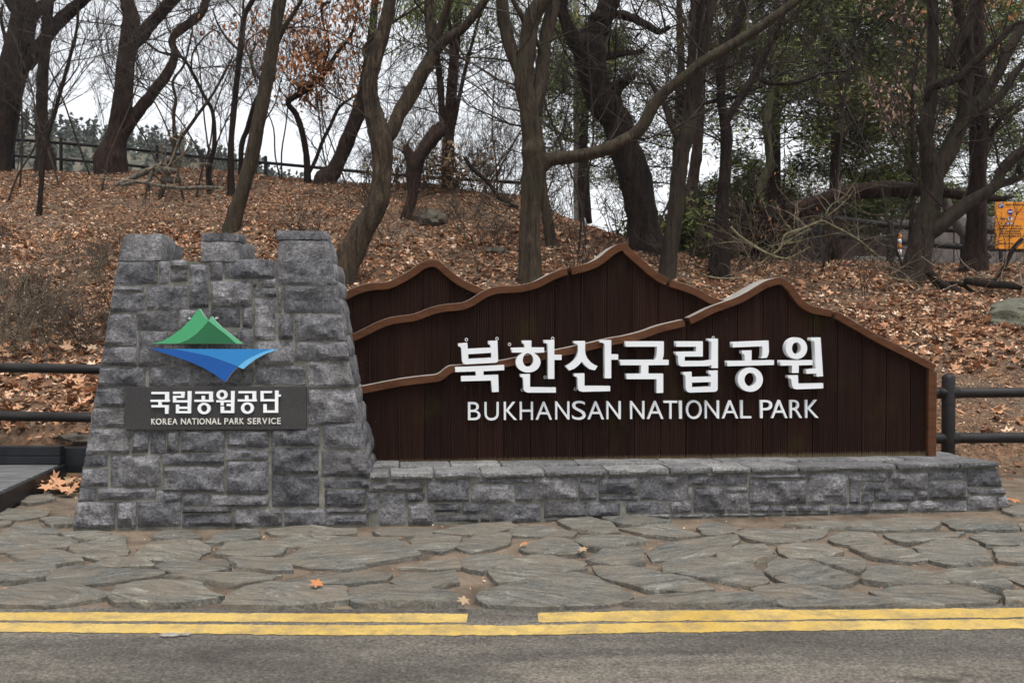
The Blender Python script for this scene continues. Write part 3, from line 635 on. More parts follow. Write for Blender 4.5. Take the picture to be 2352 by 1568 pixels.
# cap slabs: a front row with the joints of the photograph, then rough pieces running up to the boards
PNL = .60                                             # depth of the front board face behind the plinth front
ZB_L = FP.hit(*c2(300, 1497), 0, PNL).z; ZB_R = FP.hit(*c3(1500, 1165), 0, PNL).z
CAPH = .042
def ztop(x, y): return float(zcap(x)) + CAPH + (np.interp(x, [0, XE1], [ZB_L, ZB_R]) - float(zcap(x)) - CAPH) * min(1, max(0, y) / PNL)
jx = [pf4(118, 180).x] + [pf4(x, 180).x for x in (250, 547, 862, 1287, 1702, 2116)] + [pf5(x, 160).x for x in (210, 478, 800, 1470, 1900)] + [XE1 + .015]
def cap(x0, x1, y0, y1, lift):
    def c8(s, t, r):
        x = x0 + (x1 - x0) * s; y = y0 + (y1 - y0) * t
        return Vector((x + .012 * noise.noise((x * 3, y * 9, x0)) * (0 < s < 1), y + .02 * noise.noise((x * 6, y, 3)) * (y0 > .05), ztop(x, y) - .040 + (.040 + lift + .008 * noise.noise((x * 5, y * 5, 0))) * r))
    rough_box(c8, plinth, M_CAP, cell=.05, amp=.008, name='cap_stone')
for a, b in zip(jx[:-1], jx[1:]): cap(a + .004, b - .004, -.018, random.uniform(.24, .33), random.uniform(-.006, .004))
x = -.3
while x < XE1 - .1:
    b = min(XE1 + .01, x + random.uniform(.35, .8)); b = XE1 + .01 if XE1 - b < .25 else b
    cap(x + .004, b - .004, .345, .93, random.uniform(-.004, .008)); x = b

# ------------------------------------------------------------------ the wooden mountain sign
FS = Frame(FP.o, math.radians(6.6))
sign = thing('mountain_sign', 'dark brown slatted sign cut like three mountain ridges with white lettering', 'sign', FS.o, FS.yaw)
def curve(pts, c): return [FS.hit(*p, 0, c) for p in pts]
D1, D2, D3 = PNL, PNL + .09, PNL + .18
R3 = curve([c2(*p) for p in [(-60,450),(35,405),(100,370),(170,345),(250,330),(330,325),(400,295),(480,250),(560,195),(620,178),(670,185),(720,225),(780,275),(850,320),(970,372),(1080,420)]], D3 - .05)
R2 = curve([c2(*p) for p in [(-40,730),(105,665),(180,630),(260,590),(340,560),(420,545),(500,535),(570,510),(640,485),(720,470),(820,460),(880,435),(960,385),(1030,358),(1100,350),(1200,345),(1300,320),(1400,270),(1480,240),(1560,225),(1650,200),(1720,165),(1780,115),(1840,80),(1890,72)]]
          + [c3(*p) for p in [(40,8),(100,60),(180,130),(250,170),(340,200),(420,230),(500,275),(580,297),(680,350)]], D2 - .05)
R1 = curve([c2(*p) for p in [(0,1035),(175,1005),(300,980),(440,955),(560,940),(660,928),(700,900),(740,873),(800,868),(1000,850),(1200,815),(1430,770),(1600,735),(1800,690)]]
          + [c3(*p) for p in [(0,490),(100,465),(200,430),(333,398),(400,370),(480,330),(560,300),(640,270),(720,225),(790,185),(860,165),(900,170),(950,215),(1000,285),(1050,320),(1110,335),(1195,355),(1300,415),(1450,500),(1600,575),(1752,655)]], D1 - .05)
def dense(pts, step=.03):                                   # Catmull-Rom in (x,z), resampled
    out = []
    for i in range(len(pts) - 1):
        p0, p1, p2, p3 = pts[max(0, i - 1)], pts[i], pts[i + 1], pts[min(len(pts) - 1, i + 2)]
        m = max(1, int((p2 - p1).length / step))
        for j in range(m):
            t = j / m; out.append(.5 * ((2 * p1) + (p2 - p0) * t + (2 * p0 - 5 * p1 + 4 * p2 - p3) * t * t + (3 * p1 - p0 - 3 * p2 + p3) * t ** 3))
    return out + [pts[-1]]
TW = .066
SEAM = [FS.hit(*c2(x, 1300), 0, D1).x for x in (55, 230, 405, 577, 750, 925, 1096, 1270, 1440, 1611, 1783)] + [FS.hit(*c3(x, 900), 0, D1).x for x in (58, 204, 347, 492, 633, 776, 915, 1055, 1193, 1331, 1467, 1602, 1706)]
SEAM = [SEAM[0] - .205] + SEAM
def ridge(R, D, depth, joints, label):
    T = dense(R); part = bpy.data.objects.new('ridge_panel', None); part['label'] = label; link(part, sign)
    tx = [p.x for p in T]; tzs = [p.z for p in T]
    # trim pieces
    nrm = []
    for i in range(len(T)):
        d = T[min(i + 1, len(T) - 1)] - T[max(i - 1, 0)]; nrm.append(Vector((d.z, 0, -d.x)).normalized())
    cuts = [-99] + [FS.hit(*p, 0, D - .05).x for p in joints] + [99]
    for a, b in zip(cuts[:-1], cuts[1:]):
        ids = [i for i in range(len(T)) if a <= T[i].x <= b]
        if len(ids) < 2: continue
        v, f, mi = [], [], []
        for k, i in enumerate(ids):
            p = T[i] + Vector((.003 if k == 0 and a > -9 else 0, 0, 0)); q = p + nrm[i] * TW
            v += [(p.x, D - .05, p.z), (q.x, D - .05, q.z), (q.x, D + depth, q.z), (p.x, D + depth, p.z)]
        for k in range(len(ids) - 1):
            for c in range(4):
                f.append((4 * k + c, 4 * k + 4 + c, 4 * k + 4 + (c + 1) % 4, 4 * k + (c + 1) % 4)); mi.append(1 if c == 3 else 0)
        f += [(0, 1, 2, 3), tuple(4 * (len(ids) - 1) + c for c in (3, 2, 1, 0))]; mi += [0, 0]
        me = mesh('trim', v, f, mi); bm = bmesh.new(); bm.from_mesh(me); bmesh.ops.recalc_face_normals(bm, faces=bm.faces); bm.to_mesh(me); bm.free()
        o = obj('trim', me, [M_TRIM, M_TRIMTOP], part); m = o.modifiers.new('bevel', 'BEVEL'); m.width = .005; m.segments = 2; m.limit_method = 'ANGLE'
    # backing sheet closes the gaps between boards
    bx_ = [x for x in np.arange(max(tx[0], SEAM[0]) + .01, min(tx[-1], SEAM[-1]) - .01, .05)]
    bv = [(x, D + .032, zz) for x in bx_ for zz in (ztop(x, PNL) - .03, float(np.interp(x, tx, tzs)) - TW * .7)]
    obj('backing_sheet', mesh('backing', bv, [(2 * k, 2 * k + 2, 2 * k + 3, 2 * k + 1) for k in range(len(bx_) - 1)]), M_DECKDARK, part)
    # boards, fluted
    for a, b in zip(SEAM[:-1], SEAM[1:]):
        a += .003; b -= .003
        if b < tx[0] or a > tx[-1]: continue
        NF = 11; prof = []
        for k in range(NF):
            w = (b - a) / NF; x = a + k * w
            prof += [(x, 0), (x + .12 * w, -.005), (x + .62 * w, -.005), (x + .74 * w, 0)]
        prof.append((b, 0))
        v, f = [], []
        bev = random.uniform(-.002, .002)
        for x, y in prof:
            zt_ = float(np.interp(x, tx, tzs)) - TW * .5; zb_ = ztop(x, PNL) - .03
            v += [(x, D + y + bev, zb_), (x, D + y + bev, zt_)]
        for k in range(len(prof) - 1): f.append((2 * k, 2 * k + 2, 2 * k + 3, 2 * k + 1))
        n_ = len(v)
        for x in (a, b):
            v += [(x, D + .025, ztop(x, PNL) - .03), (x, D + .025, float(np.interp(x, tx, tzs)) - TW * .5)]
        f += [(0, 1, n_ + 1, n_), (n_ - 2, n_ + 2, n_ + 3, n_ - 1), (n_, n_ + 1, n_ + 3, n_ + 2)]
        obj('board', mesh('board', v, f), M_PLANK, part)
    return part, tx, tzs
ridge(R3, D3, .30, [], 'rear mountain ridge beside the stone tower')
ridge(R2, D2, .26, [c2(1522, 200), c3(252, 160)], 'tallest middle mountain ridge')
p1, tx1, tz1 = ridge(R1, D1, .24, [c3(333, 400), c3(1194, 360)], 'front mountain ridge behind the lettering')
xa, xb = FS.hit(*c3(1706, 900), 0, D1 - .05).x, FS.hit(*c3(1752, 900), 0, D1 - .05).x
zt0, zt1 = float(np.interp(xa, tx1, tz1)) - TW - .012, float(np.interp(xb, tx1, tz1)) - TW + .004; zb0 = ztop(xb, PNL) - .03
slab([Vector((xa, D1 - .048, zb0)), Vector((xb, D1 - .048, zb0)), Vector((xb, D1 - .048, zt1)), Vector((xa, D1 - .048, zt0))], (0, -1, 0), .27, 'end_post', M_TRIM, sign)
# back frame so that the sign is a real body from behind
# big lettering
LC = D1 - .095; LT = .07
L1 = [[[(124,140),(236,130),(243,205),(522,190),(522,160),(513,152),(495,150),(495,108),(605,105),(615,350),(602,368),(575,375),(215,395),(187,385),(172,350),(162,195),(150,180),(128,175)],[(247,270),(530,253),(532,312),(250,327)]],
 [[(88,428),(688,402),(690,466),(435,478),(435,527),(615,522),(622,730),(540,735),(528,592),(160,602),(160,537),(342,532),(338,480),(90,488)]],
 'han', [[(1178,97),(1303,97),(1303,278),(1392,278),(1392,340),(1303,340),(1303,572),(1225,572),(1222,160),(1218,143),(1205,135),(1180,135)]],
 [[(885,515),(1005,512),(1005,675),(1322,678),(1322,740),(980,740),(950,732),(927,705),(921,575),(912,553),(885,547)]],
 [[(1545,110),(1680,108),(1680,230),(1686,270),(1705,318),(1750,370),(1790,397),(1833,415),(1800,467),(1740,455),(1680,410),(1640,360),(1600,405),(1550,445),(1485,470),(1440,418),(1500,388),(1548,345),(1578,295),(1595,230),(1593,165),(1580,145),(1545,140)]],
 [[(1858,97),(2000,97),(2000,272),(2085,272),(2085,337),(2000,337),(2000,565),(1920,565),(1918,155),(1908,135),(1890,128),(1858,128)]],
 [[(1545,508),(1672,505),(1672,660),(1987,660),(1987,722),(1650,730),(1613,722),(1590,692),(1586,565),(1575,545),(1545,540)]]]
L2 = [[[(-177,112),(292,112),(292,250),(288,290),(276,337),(352,340),(352,402),(103,405),(103,508),(285,508),(285,742),(203,745),(203,575),(-165,575),(-165,510),(12,508),(12,405),(-240,405),(-240,340),(188,338),(202,290),(207,240),(207,178),(-177,178)]],
 [[(443,112),(770,112),(770,298),(548,300),(548,352),(800,352),(845,345),(875,337),(875,132),(868,114),(838,108),(838,80),(955,80),(955,440),(875,440),(875,402),(830,415),(510,420),(482,408),(470,380),(465,292),(440,272),(435,240),(688,235),(688,178),(443,178)]],
 [[(527,490),(632,485),(635,550),(868,545),(868,525),(860,512),(842,508),(840,472),(952,468),(952,700),(940,720),(915,730),(610,740),(578,727),(560,690),(557,550),(548,525),(527,520)],[(637,617),(868,610),(868,665),(637,675)]],
 [[(1135,120),(1575,103),(1580,240),(1570,285),(1552,315),(1482,320),(1498,280),(1500,200),(1495,173),(1135,187)]],
 [[(1250,225),(1367,223),(1367,347),(1642,343),(1642,402),(1070,417),(1070,352),(1285,350),(1283,290),(1273,268),(1250,262)]],
 [ell(1352,581,154,149), ell(1353,580,73,83)], [ell(1917,197,132,133), ell(1917,197,55,73)],
 [[(1720,345),(2115,343),(2115,402),(1945,407),(1945,498),(1862,500),(1862,408),(1720,410)]],
 [[(2090,68),(2213,65),(2243,540),(2165,545),(2160,505),(2040,510),(2035,455),(2155,445),(2138,130),(2127,108),(2092,103)]],
 [[(1818,530),(1935,527),(1940,632),(2245,625),(2245,688),(1920,700),(1883,690),(1864,658),(1856,590),(1845,570),(1818,562)]]]
# the ringed syllable: stem and ring drawn as one outline
arc = lambda cx, cy, rx, ry, a0, a1, n_=26: [(cx + rx * math.cos(math.radians(a0 + (a1 - a0) * i / n_)), cy + ry * math.sin(math.radians(a0 + (a1 - a0) * i / n_))) for i in range(n_ + 1)]
han = [(910,103),(1022,103),(1022,188),(1178,188),(1178,250),(1072,250)] + arc(982, 368, 152, 126, -62, 242) + [(895,250),(785,250),(775,192),(940,188),(938,158),(930,143),(912,138)]
L1[2] = [han, ell(981, 341, 65, 83)]
for pl in L1: place_outline(FS, pl, cL1, 0, LC, LT, 'letter', M_WHITE, sign)
for pl in L2: place_outline(FS, pl, cL2, 0, LC, LT, 'letter', M_WHITE, sign)
EN = [('B',245,398),('U',447,622),('K',685,845),('H',880,1042),('A',1075,1275),('N',1315,1488),('S',1522,1688),('A',1710,1912),('N',1942,2117),('N',2233,2407),('A',2437,2640),('T',2642,2810),('I',2832,2867),('O',2917,3109),('N',3147,3322),('A',3355,3557),('L',3582,3717),('P',3824,3974),('A',3957,4160),('R',4187,4340),('K',4377,4542)]
for ch, x0, x1 in EN:
    dy = -28 * (x0 - 245) / 4130; glyph(ch, FS, x0, x1, (850 if ch in 'SO' else 856) + dy, (1082 if ch in 'SOU' else 1077) + dy, cL1, 0, D1 - .032, .024, M_WHITE, sign, -.004 if ch != 'I' else 0)
for x, y in ((225, 92), (600, 80), (753, 150), (1282, 78), (3250 - 2352 + 2352, 70), (1562, 697), (1190, 553), (910, 708)):
    p = FS.hit(*cL1(x, y), 0, D1 - .02)
    bm = bmesh.new(); N, R_, r_ = 12, .011, .0035; vs = []
    for i in range(N):
        a = 2 * math.pi * i / N
        for j in range(5):
            b = 2 * math.pi * j / 5; rr = R_ + r_ * math.cos(b); vs.append(bm.verts.new(p + Vector((rr * math.cos(a), r_ * math.sin(b), rr * math.sin(a)))))
    for i in range(N):
        for j in range(5): bm.faces.new((vs[i * 5 + j], vs[i * 5 + (j + 1) % 5], vs[((i + 1) % N) * 5 + (j + 1) % 5], vs[((i + 1) % N) * 5 + j]))
    me = bpy.data.meshes.new('eye_bolt'); bm.to_mesh(me); bm.free(); obj('eye_bolt', me, M_ALU, sign)

#PART2
# ------------------------------------------------------------------ tubes
def catmull(P, m):
    P = np.asarray(P, float); n_ = len(P); out = []
    for i in range(n_ - 1):
        p0, p1, p2, p3 = P[max(0, i - 1)], P[i], P[i + 1], P[min(n_ - 1, i + 2)]
        for t in np.arange(m) / m:
            out.append(.5 * (2 * p1 + (p2 - p0) * t + (2 * p0 - 5 * p1 + 4 * p2 - p3) * t * t + (3 * p1 - p0 - 3 * p2 + p3) * t ** 3))
    return np.array(out + [P[-1]])
def tube_arrays(P, R, sides, wob=0.0, seed=0.0, cap=True):
    """P (n,3), R (n,) -> verts, quads"""
    P = np.asarray(P, float); n_ = len(P); T = np.gradient(P, axis=0); T /= np.linalg.norm(T, axis=1)[:, None] + 1e-9
    ref = np.array([1., 0, 0]) if abs(T[0][0]) < .8 else np.array([0, 0, 1.])
    u = np.cross(T[0], ref); u /= np.linalg.norm(u); U = [u]
    for i in range(1, n_):
        u = U[-1] - T[i] * np.dot(U[-1], T[i]); u /= np.linalg.norm(u) + 1e-9; U.append(u)
    U = np.array(U); Vv = np.cross(T, U); a = np.arange(sides) * 2 * np.pi / sides
    rr = np.asarray(R)[:, None] * np.ones(sides)[None]
    if wob:
        L = np.concatenate([[0], np.cumsum(np.linalg.norm(np.diff(P, axis=0), axis=1))])[:, None]
        q = (L / (np.max(R) + 1e-6))
        rr = rr * (1 + wob * (np.sin(3 * a[None] + seed + .5 * np.sin(q * .6 + seed)) * .5 + np.sin(5 * a[None] + q * .35 + 2 * seed) * .3 + .45 * np.sin(q * .8 + seed * 3) * np.cos(a[None] * 2 + seed)))
    v = P[:, None] + rr[..., None] * (np.cos(a)[None, :, None] * U[:, None] + np.sin(a)[None, :, None] * Vv[:, None])
    v = v.reshape(-1, 3); i = np.arange(n_ - 1)[:, None] * sides; j = np.arange(sides)[None]
    f = np.stack([i + j, i + (j + 1) % sides, i + sides + (j + 1) % sides, i + sides + j], -1).reshape(-1, 4)
    if cap:
        v = np.vstack([v, P[-1][None]]); e = (n_ - 1) * sides; c_ = len(v) - 1
        f = np.vstack([f, [[e + k, e + (k + 1) % sides, c_, c_] for k in range(sides)]])
        v = np.vstack([v, P[0][None]]); c_ = len(v) - 1; f = np.vstack([f, [[(k + 1) % sides, k, c_, c_] for k in range(sides)]])
    return v, f
def tri_fix(f):                                            # split rows that repeat an index into plain lists
    return [tuple(q[:3]) if q[2] == q[3] else tuple(q) for q in f.tolist()]
def tube(name, P, R, mat, parent, sides=14, wob=.10, m=5):
    PR = catmull(np.column_stack([P, R]), m); v, f = tube_arrays(PR[:, :3], np.maximum(PR[:, 3], .002), sides, wob, random.random() * 9)
    if max(R) > .05:                                       # knots, swellings and flutes
        n_ = len(PR); sd_ = Vector((random.random() * 50, 0, 0))
        for i in range(n_):
            c = PR[i, :3]; r = PR[i, 3]; fq_ = .5 / max(r, .05)
            for k in range(sides):
                p = v[i * sides + k]; q = Vector(p); a_ = noise.noise(q * fq_ + sd_) * .9 + noise.noise(q * fq_ * 2.6 - sd_) * .55
                kn = max(0, noise.noise(q * fq_ * .8 + sd_ * 2) - .42) * 2.2
                v[i * sides + k] = c + (p - c) * (1 + (.06 + wob * .7) * a_ + kn * .3)
    return obj(name, mesh(name, v, tri_fix(f)), mat, parent, smooth=True)
class Twigs:
    """collects thin branches, each a 5-point line, and builds them as one mesh of 3-sided tubes"""
    N = 5
    def __init__(s): s.P = []; s.R = []
    def add(s, pts, r0, r1): s.P.append(pts); s.R.append(np.linspace(r0, r1, s.N))
    def grow(s, p, d, L, r, lev, spread=.7, up=.12, kids=4, tips=None, rmin=.0022, wander=.16):
        d = d / (np.linalg.norm(d) + 1e-9); pts = [p]; step = L / (s.N - 1)
        for _ in range(s.N - 1):
            d = d + RNG.normal(0, wander, 3) + np.array([0, 0, up * .5]); d /= np.linalg.norm(d); pts.append(pts[-1] + d * step)
        pts = np.array(pts); s.add(pts, r, max(rmin, r * .45))
        if tips is not None and lev == 0: tips.append((pts[-1], d))
        if lev > 0:
            for k in range(kids):
                t = RNG.uniform(.22, 1.0) * (s.N - 1); i = min(int(t), s.N - 2); q = pts[i] + (pts[i + 1] - pts[i]) * (t - i)
                dd = d + RNG.normal(0, spread, 3) + np.array([0, 0, up])
                s.grow(q, dd, L * RNG.uniform(.4, .72), max(rmin, r * .55), lev - 1, spread, up, kids, tips, rmin, wander)
    def build(s, name, mat, parent):
        if not s.P: return None
        P = np.array(s.P); R = np.array(s.R); n_, k, _ = P.shape
        T = np.gradient(P, axis=1); T /= np.linalg.norm(T, axis=2)[..., None] + 1e-9
        ref = np.where(np.abs(T[..., :1]) < .8, np.array([1., 0, 0]), np.array([0, 0, 1.]))
        U = np.cross(T, ref); U /= np.linalg.norm(U, axis=2)[..., None] + 1e-9; V = np.cross(T, U); a = np.arange(3) * 2 * np.pi / 3
        v = P[:, :, None] + R[:, :, None, None] * (np.cos(a)[None, None, :, None] * U[:, :, None] + np.sin(a)[None, None, :, None] * V[:, :, None])
        b = (np.arange(n_) * k * 3)[:, None, None]; i = (np.arange(k - 1) * 3)[None, :, None]; j = np.arange(3)[None, None]
        f = np.stack([b + i + j, b + i + (j + 1) % 3, b + i + 3 + (j + 1) % 3, b + i + 3 + j], -1).reshape(-1, 4)
        return obj(name, fmesh(name, v.reshape(-1, 3), f), mat, parent)

# ------------------------------------------------------------------ leaves
LEAF_A = np.array([(0, 0, 0), (.05, -.5, 0), (.2, -.18, .03), (.55, -.25, .12), (.33, .02, .05), (.6, .3, .16), (.22, .25, .05), (.0, .62, .12), (-.22, .25, .05), (-.6, .3, .16), (-.33, .02, .05), (-.55, -.25, .12), (-.2, -.18, .03)])
FA = np.array([(0, i, i + 1) for i in range(1, 12)] + [(0, 12, 1)])
LEAF_B = np.array([(0, -.5, 0), (.2, -.12, .07), (.17, .25, .08), (0, .5, .03), (-.17, .25, .08), (-.2, -.12, .07)])
FB = np.array([(0, 1, 2), (0, 2, 3), (0, 3, 4), (0, 4, 5)])
LEAF_N = np.array([(0, -.5, 0), (.11, -.05, .03), (0, .5, .02), (-.11, -.05, .03)])
FN = np.array([(0, 1, 2), (0, 2, 3)])
def scatter_leaves(tmpl, fc, pos, size, tilt=.5, curl=1.0, hang=False):
    n_ = len(pos); az = RNG.uniform(0, 2 * np.pi, n_); t1 = RNG.normal(0, tilt, n_); t2 = RNG.normal(0, tilt, n_)
    if hang: t1 = t1 + np.pi / 2
    L = tmpl[None] * np.array([1, 1, 1])[None, None]; L = np.repeat(L, n_, 0)
    L[..., 2] *= (curl * RNG.uniform(-1.2, 1.8, n_))[:, None]
    L[..., 0] *= RNG.uniform(.7, 1.15, n_)[:, None]
    L = L * size[:, None, None]
    c, s = np.cos(t1)[:, None], np.sin(t1)[:, None]; y, z = L[..., 1] * c - L[..., 2] * s, L[..., 1] * s + L[..., 2] * c; L[..., 1], L[..., 2] = y, z
    c, s = np.cos(t2)[:, None], np.sin(t2)[:, None]; x, z = L[..., 0] * c + L[..., 2] * s, -L[..., 0] * s + L[..., 2] * c; L[..., 0], L[..., 2] = x, z
    c, s = np.cos(az)[:, None], np.sin(az)[:, None]; x, y = L[..., 0] * c - L[..., 1] * s, L[..., 0] * s + L[..., 1] * c; L[..., 0], L[..., 1] = x, y
    v = (L + pos[:, None]).reshape(-1, 3); f = (fc[None] + (np.arange(n_) * len(tmpl))[:, None, None]).reshape(-1, 3)
    return v, f
def litter(n_, y0, y1, smin, smax, tmpl, fc, xm=1.25, thin_right=True):
    Y = y0 + (y1 - y0) * RNG.random(n_); X = (RNG.random(n_) * 2 - 1) * (Y * .547 * xm + 1.2)
    keep = np.ones(n_, bool)
    a = np.clip((X + 6) / 15, 0, 1); a = a * a * (3 - 2 * a); yb0 = 9.4 + .7 * a
    keep &= Y > yb0 - .55 + .3 * np.sin(X * 3)
    if thin_right:                                        # trodden bare soil behind the right-hand rails
        bare = (X > 2.6) & (Y < 11.9 + .35 * np.sin(X * 2.3) + .2 * np.sin(X * 5)); keep &= ~(bare & (RNG.random(n_) > .10))
        left = (X < -3.2) & (Y < 9.75); keep &= ~(left & (RNG.random(n_) > .35))
    patch = np.sin(X * 1.3 + 2 * np.sin(Y * .7)) * np.sin(Y * 1.1 + np.sin(X * .9)) + .5 * np.sin(X * 3.7 + Y * 2.9); keep &= RNG.random(n_) < np.clip(.9 + .4 * patch, .62, 1)
    X, Y = X[keep], Y[keep]; n_ = len(X)
    clump = .5 + .5 * np.sin(X * 2.1 + np.sin(Y * 1.7)) * np.sin(Y * 1.9 + X)
    Z = terrain(X, Y) + RNG.random(n_) * (.012 + .05 * clump)
    return scatter_leaves(tmpl, fc, np.stack([X, Y, Z], -1), smin * .6 + (smax - smin * .6) * RNG.random(n_) ** 1.5, .5, 1.5)
A = [litter(13000, 8.7, 13.5, .09, .19, LEAF_A, FA)]; Bv = [litter(46000, 8.7, 14, .045, .09, LEAF_B, FB), litter(165000, 13, 24.5, .05, .10, LEAF_B, FB)]
A.append(litter(9000, 13.5, 17, .08, .14, LEAF_A, FA))
nb_ = 26000; Xb = 2.2 + 6.5 * RNG.random(nb_); Yb_ = 9.3 + 3.2 * RNG.random(nb_)
Bv.append(scatter_leaves(LEAF_B, FB, np.stack([Xb, Yb_, terrain(Xb, Yb_) + .004], -1), RNG.uniform(.012, .045, nb_), .3))
v = np.vstack([q[0] for q in A + Bv]); off = np.cumsum([0] + [len(q[0]) for q in A + Bv])
f = np.vstack([q[1] + o for q, o in zip(A + Bv, off)])
lt = obj('leaf_litter', fmesh('leaf_litter', v, f), M_LEAF); stuff(lt); lt['label'] = 'brown fallen leaves covering the slope'; lt['category'] = 'leaves'

tw = Twigs(); sy = RNG.uniform(10.2, 22, 1500); sx = (RNG.random(1500) * 2 - 1) * (sy * .56 + .8)
for x_, y_ in zip(sx, sy):
    a_ = RNG.uniform(0, 6.283); L_ = RNG.uniform(.15, .8); t_ = np.linspace(-.5, .5, 5) * L_; bend = RNG.normal(0, .05) * np.cos(np.linspace(-1.5, 1.5, 5))
    px_ = x_ + np.cos(a_) * t_ - np.sin(a_) * bend; py_ = y_ + np.sin(a_) * t_ + np.cos(a_) * bend
    tw.add(np.stack([px_, py_, terrain(px_, py_) + .04 + RNG.uniform(0, .05) + t_ * RNG.normal(0, .12)], -1), RNG.uniform(.003, .010), .002)
so = stuff(tw.build('fallen_twigs', M_TWIG, None)); so['label'] = 'thin dead twigs strewn over the leaves'; so['category'] = 'twigs'
# crumbs of leaf and grit lying in the joints of the paving and at the wall foot
n_ = 15000; Y = 5.25 + 3.4 * RNG.random(n_); X = (RNG.random(n_) * 2 - 1) * (Y * .56 + .4)
ed = np.interp(X, RX, RE); k = Y > ed + .01; k &= (RNG.random(n_) < .35 + .65 * (Y - ed < .12))
v, f = scatter_leaves(LEAF_B, FB, np.stack([X, Y, np.full(n_, -.013)], -1)[k], (RNG.uniform(.004, .022, n_) * RNG.choice([.6, 1, 1, 1.5], n_))[k], .25)
cr = obj('leaf_crumbs', fmesh('leaf_crumbs', v, f), M_LEAF); stuff(cr); cr['label'] = 'small crumbs of dry leaf between the paving stones'; cr['category'] = 'leaves'

def lone_leaf(u, v_, size, label, z=.045, tmpl=LEAF_A, fc=FA, mat=None):
    p = gnd(u, v_, z); q, f = scatter_leaves(tmpl, fc, np.array([[0, 0, 0.]]), np.array([size]), .25)
    o = obj('fallen_leaf', fmesh('fallen_leaf', q, f), mat or M_OAKLEAF); o.location = p; tag(o, label, 'leaf')
lone_leaf(729, 1338, .085, 'single orange leaf on the paving below the tower'); lone_leaf(922, 1233, .06, 'small rusty leaf on the paving near the plinth corner')
lone_leaf(1203, 1246, .06, 'small orange leaf on the paving before the plinth'); lone_leaf(1338, 1259, .07, 'pale curled leaf on the paving before the plinth', mat=M_PALELEAF)
lone_leaf(2326, 1145, .16, 'large orange leaf lying beside the end of the plinth'); lone_leaf(1065, 1376, .07, 'pale dry leaf in a paving joint at the road edge', mat=M_PALELEAF)
for i in range(34):
    yy = random.uniform(8.55, 9.42); k_ = random.random(); p = Vector((-4.38 - .157 * (yy - 8.6) + .03 + k_ * .34, yy, .012 + .05 * (1 - k_)))
    q, f = scatter_leaves(LEAF_A, FA, np.array([[0, 0, 0.]]), np.array([random.uniform(.10, .17)]), .4)
    o = obj('fallen_leaf', fmesh('fallen_leaf', q, f), M_LEAF if i % 3 else M_PALELEAF); o.location = p + Vector((0, 0, random.random() * .05))
    tag(o, 'brown leaf heaped between the boardwalk and the tower', 'leaf', 'leaves heaped beside the boardwalk')
q, f = scatter_leaves(LEAF_B, FB, np.array([[0, 0, 0.]]), np.array([.14]), .05)
for u, v_, s_ in ((392, 1459, 1.0), (428, 1458, .55)):
    bm = bmesh.new(); N = 11; p = gnd(u, v_, -.016)
    vs = [bm.verts.new((s_ * .065 * math.cos(2 * math.pi * i / N) * random.uniform(.45, 1.1), s_ * .035 * math.sin(2 * math.pi * i / N) * random.uniform(.6, 1.1), .002)) for i in range(N)]
    fc = bm.faces.new(vs); ex_ = bmesh.ops.extrude_face_region(bm, geom=[fc])
    for e in ex_['geom']:
        if isinstance(e, bmesh.types.BMVert): e.co.z += .004 + .004 * random.random()
    bmesh.ops.recalc_face_normals(bm, faces=bm.faces)
    me = bpy.data.meshes.new('paint_flake'); bm.to_mesh(me); bm.free(); o = obj('paint_flake', me, M_TRIMTOP); o.location = p
    tag(o, 'larger pale flake lying on the road below the stripes' if s_ == 1 else 'smaller pale flake lying on the road below the stripes', 'debris')

# ------------------------------------------------------------------ rails and boardwalk
def rail(P, r, parent, name='rail', sides=16): return tube(name, P, [r] * len(P), M_FENCE, parent, sides, .015, 2)
def post(x, y, z0, z1, r, parent):
    P = [(x, y, z0), (x, y, z0 + (z1 - z0) * .5), (x, y, z1 - r * .6), (x, y, z1 - r * .25), (x, y, z1)]
    v, f = tube_arrays(np.array(P), [r, r, r, r * .82, r * .35], 16); return obj('post', mesh('post', v, tri_fix(f)), M_FENCE, parent, smooth=True)
fr_ = thing('post_and_rail_fence', 'black two-rail fence running right from behind the sign end post', 'fence', (4.4, 9.6, 0))
def loc(p, o): return tuple(Vector(p) - o.location)
for va, vb, da in ((902, 900, 0), (1006, 1004, 0)):
    a, b, c = at(1700, va, 9.45), at(2177, va, 9.6), at(2800, vb - 2, 9.7)
    rail([loc(a, fr_), loc(b, fr_), loc(c, fr_)], .052, fr_)
for u in (2179, 2900):
    p = at(u, 858, 9.6 if u < 2500 else 9.7); post(p.x - 4.4, p.y - 9.6, -.2, p.z, .066, fr_)
for va in (902, 1006):                                    # sleeve where the rail crosses the post
    p = at(2177, va, 9.6); rail([loc(p - Vector((.11, 0, 0)), fr_), loc(p + Vector((.11, 0, 0)), fr_)], .058, fr_, 'rail_sleeve')
fl_ = thing('post_and_rail_fence', 'black two-rail fence running left behind the stone tower over the boardwalk', 'fence', (-4.6, 9.55, 0))
for va, vb in ((843, 850), (954, 961)):
    a, b = at(-500, va - 8, 9.7), at(330, vb, 9.45); m_ = at(-40, va, 9.6)
    rail([loc(a, fl_), loc(m_, fl_), loc(b, fl_)], .05, fl_)
for u in (-260, 330):
    p = at(u, 800, 9.62); post(p.x + 4.6, p.y - 9.55 + .06, .0, p.z, .066, fl_)
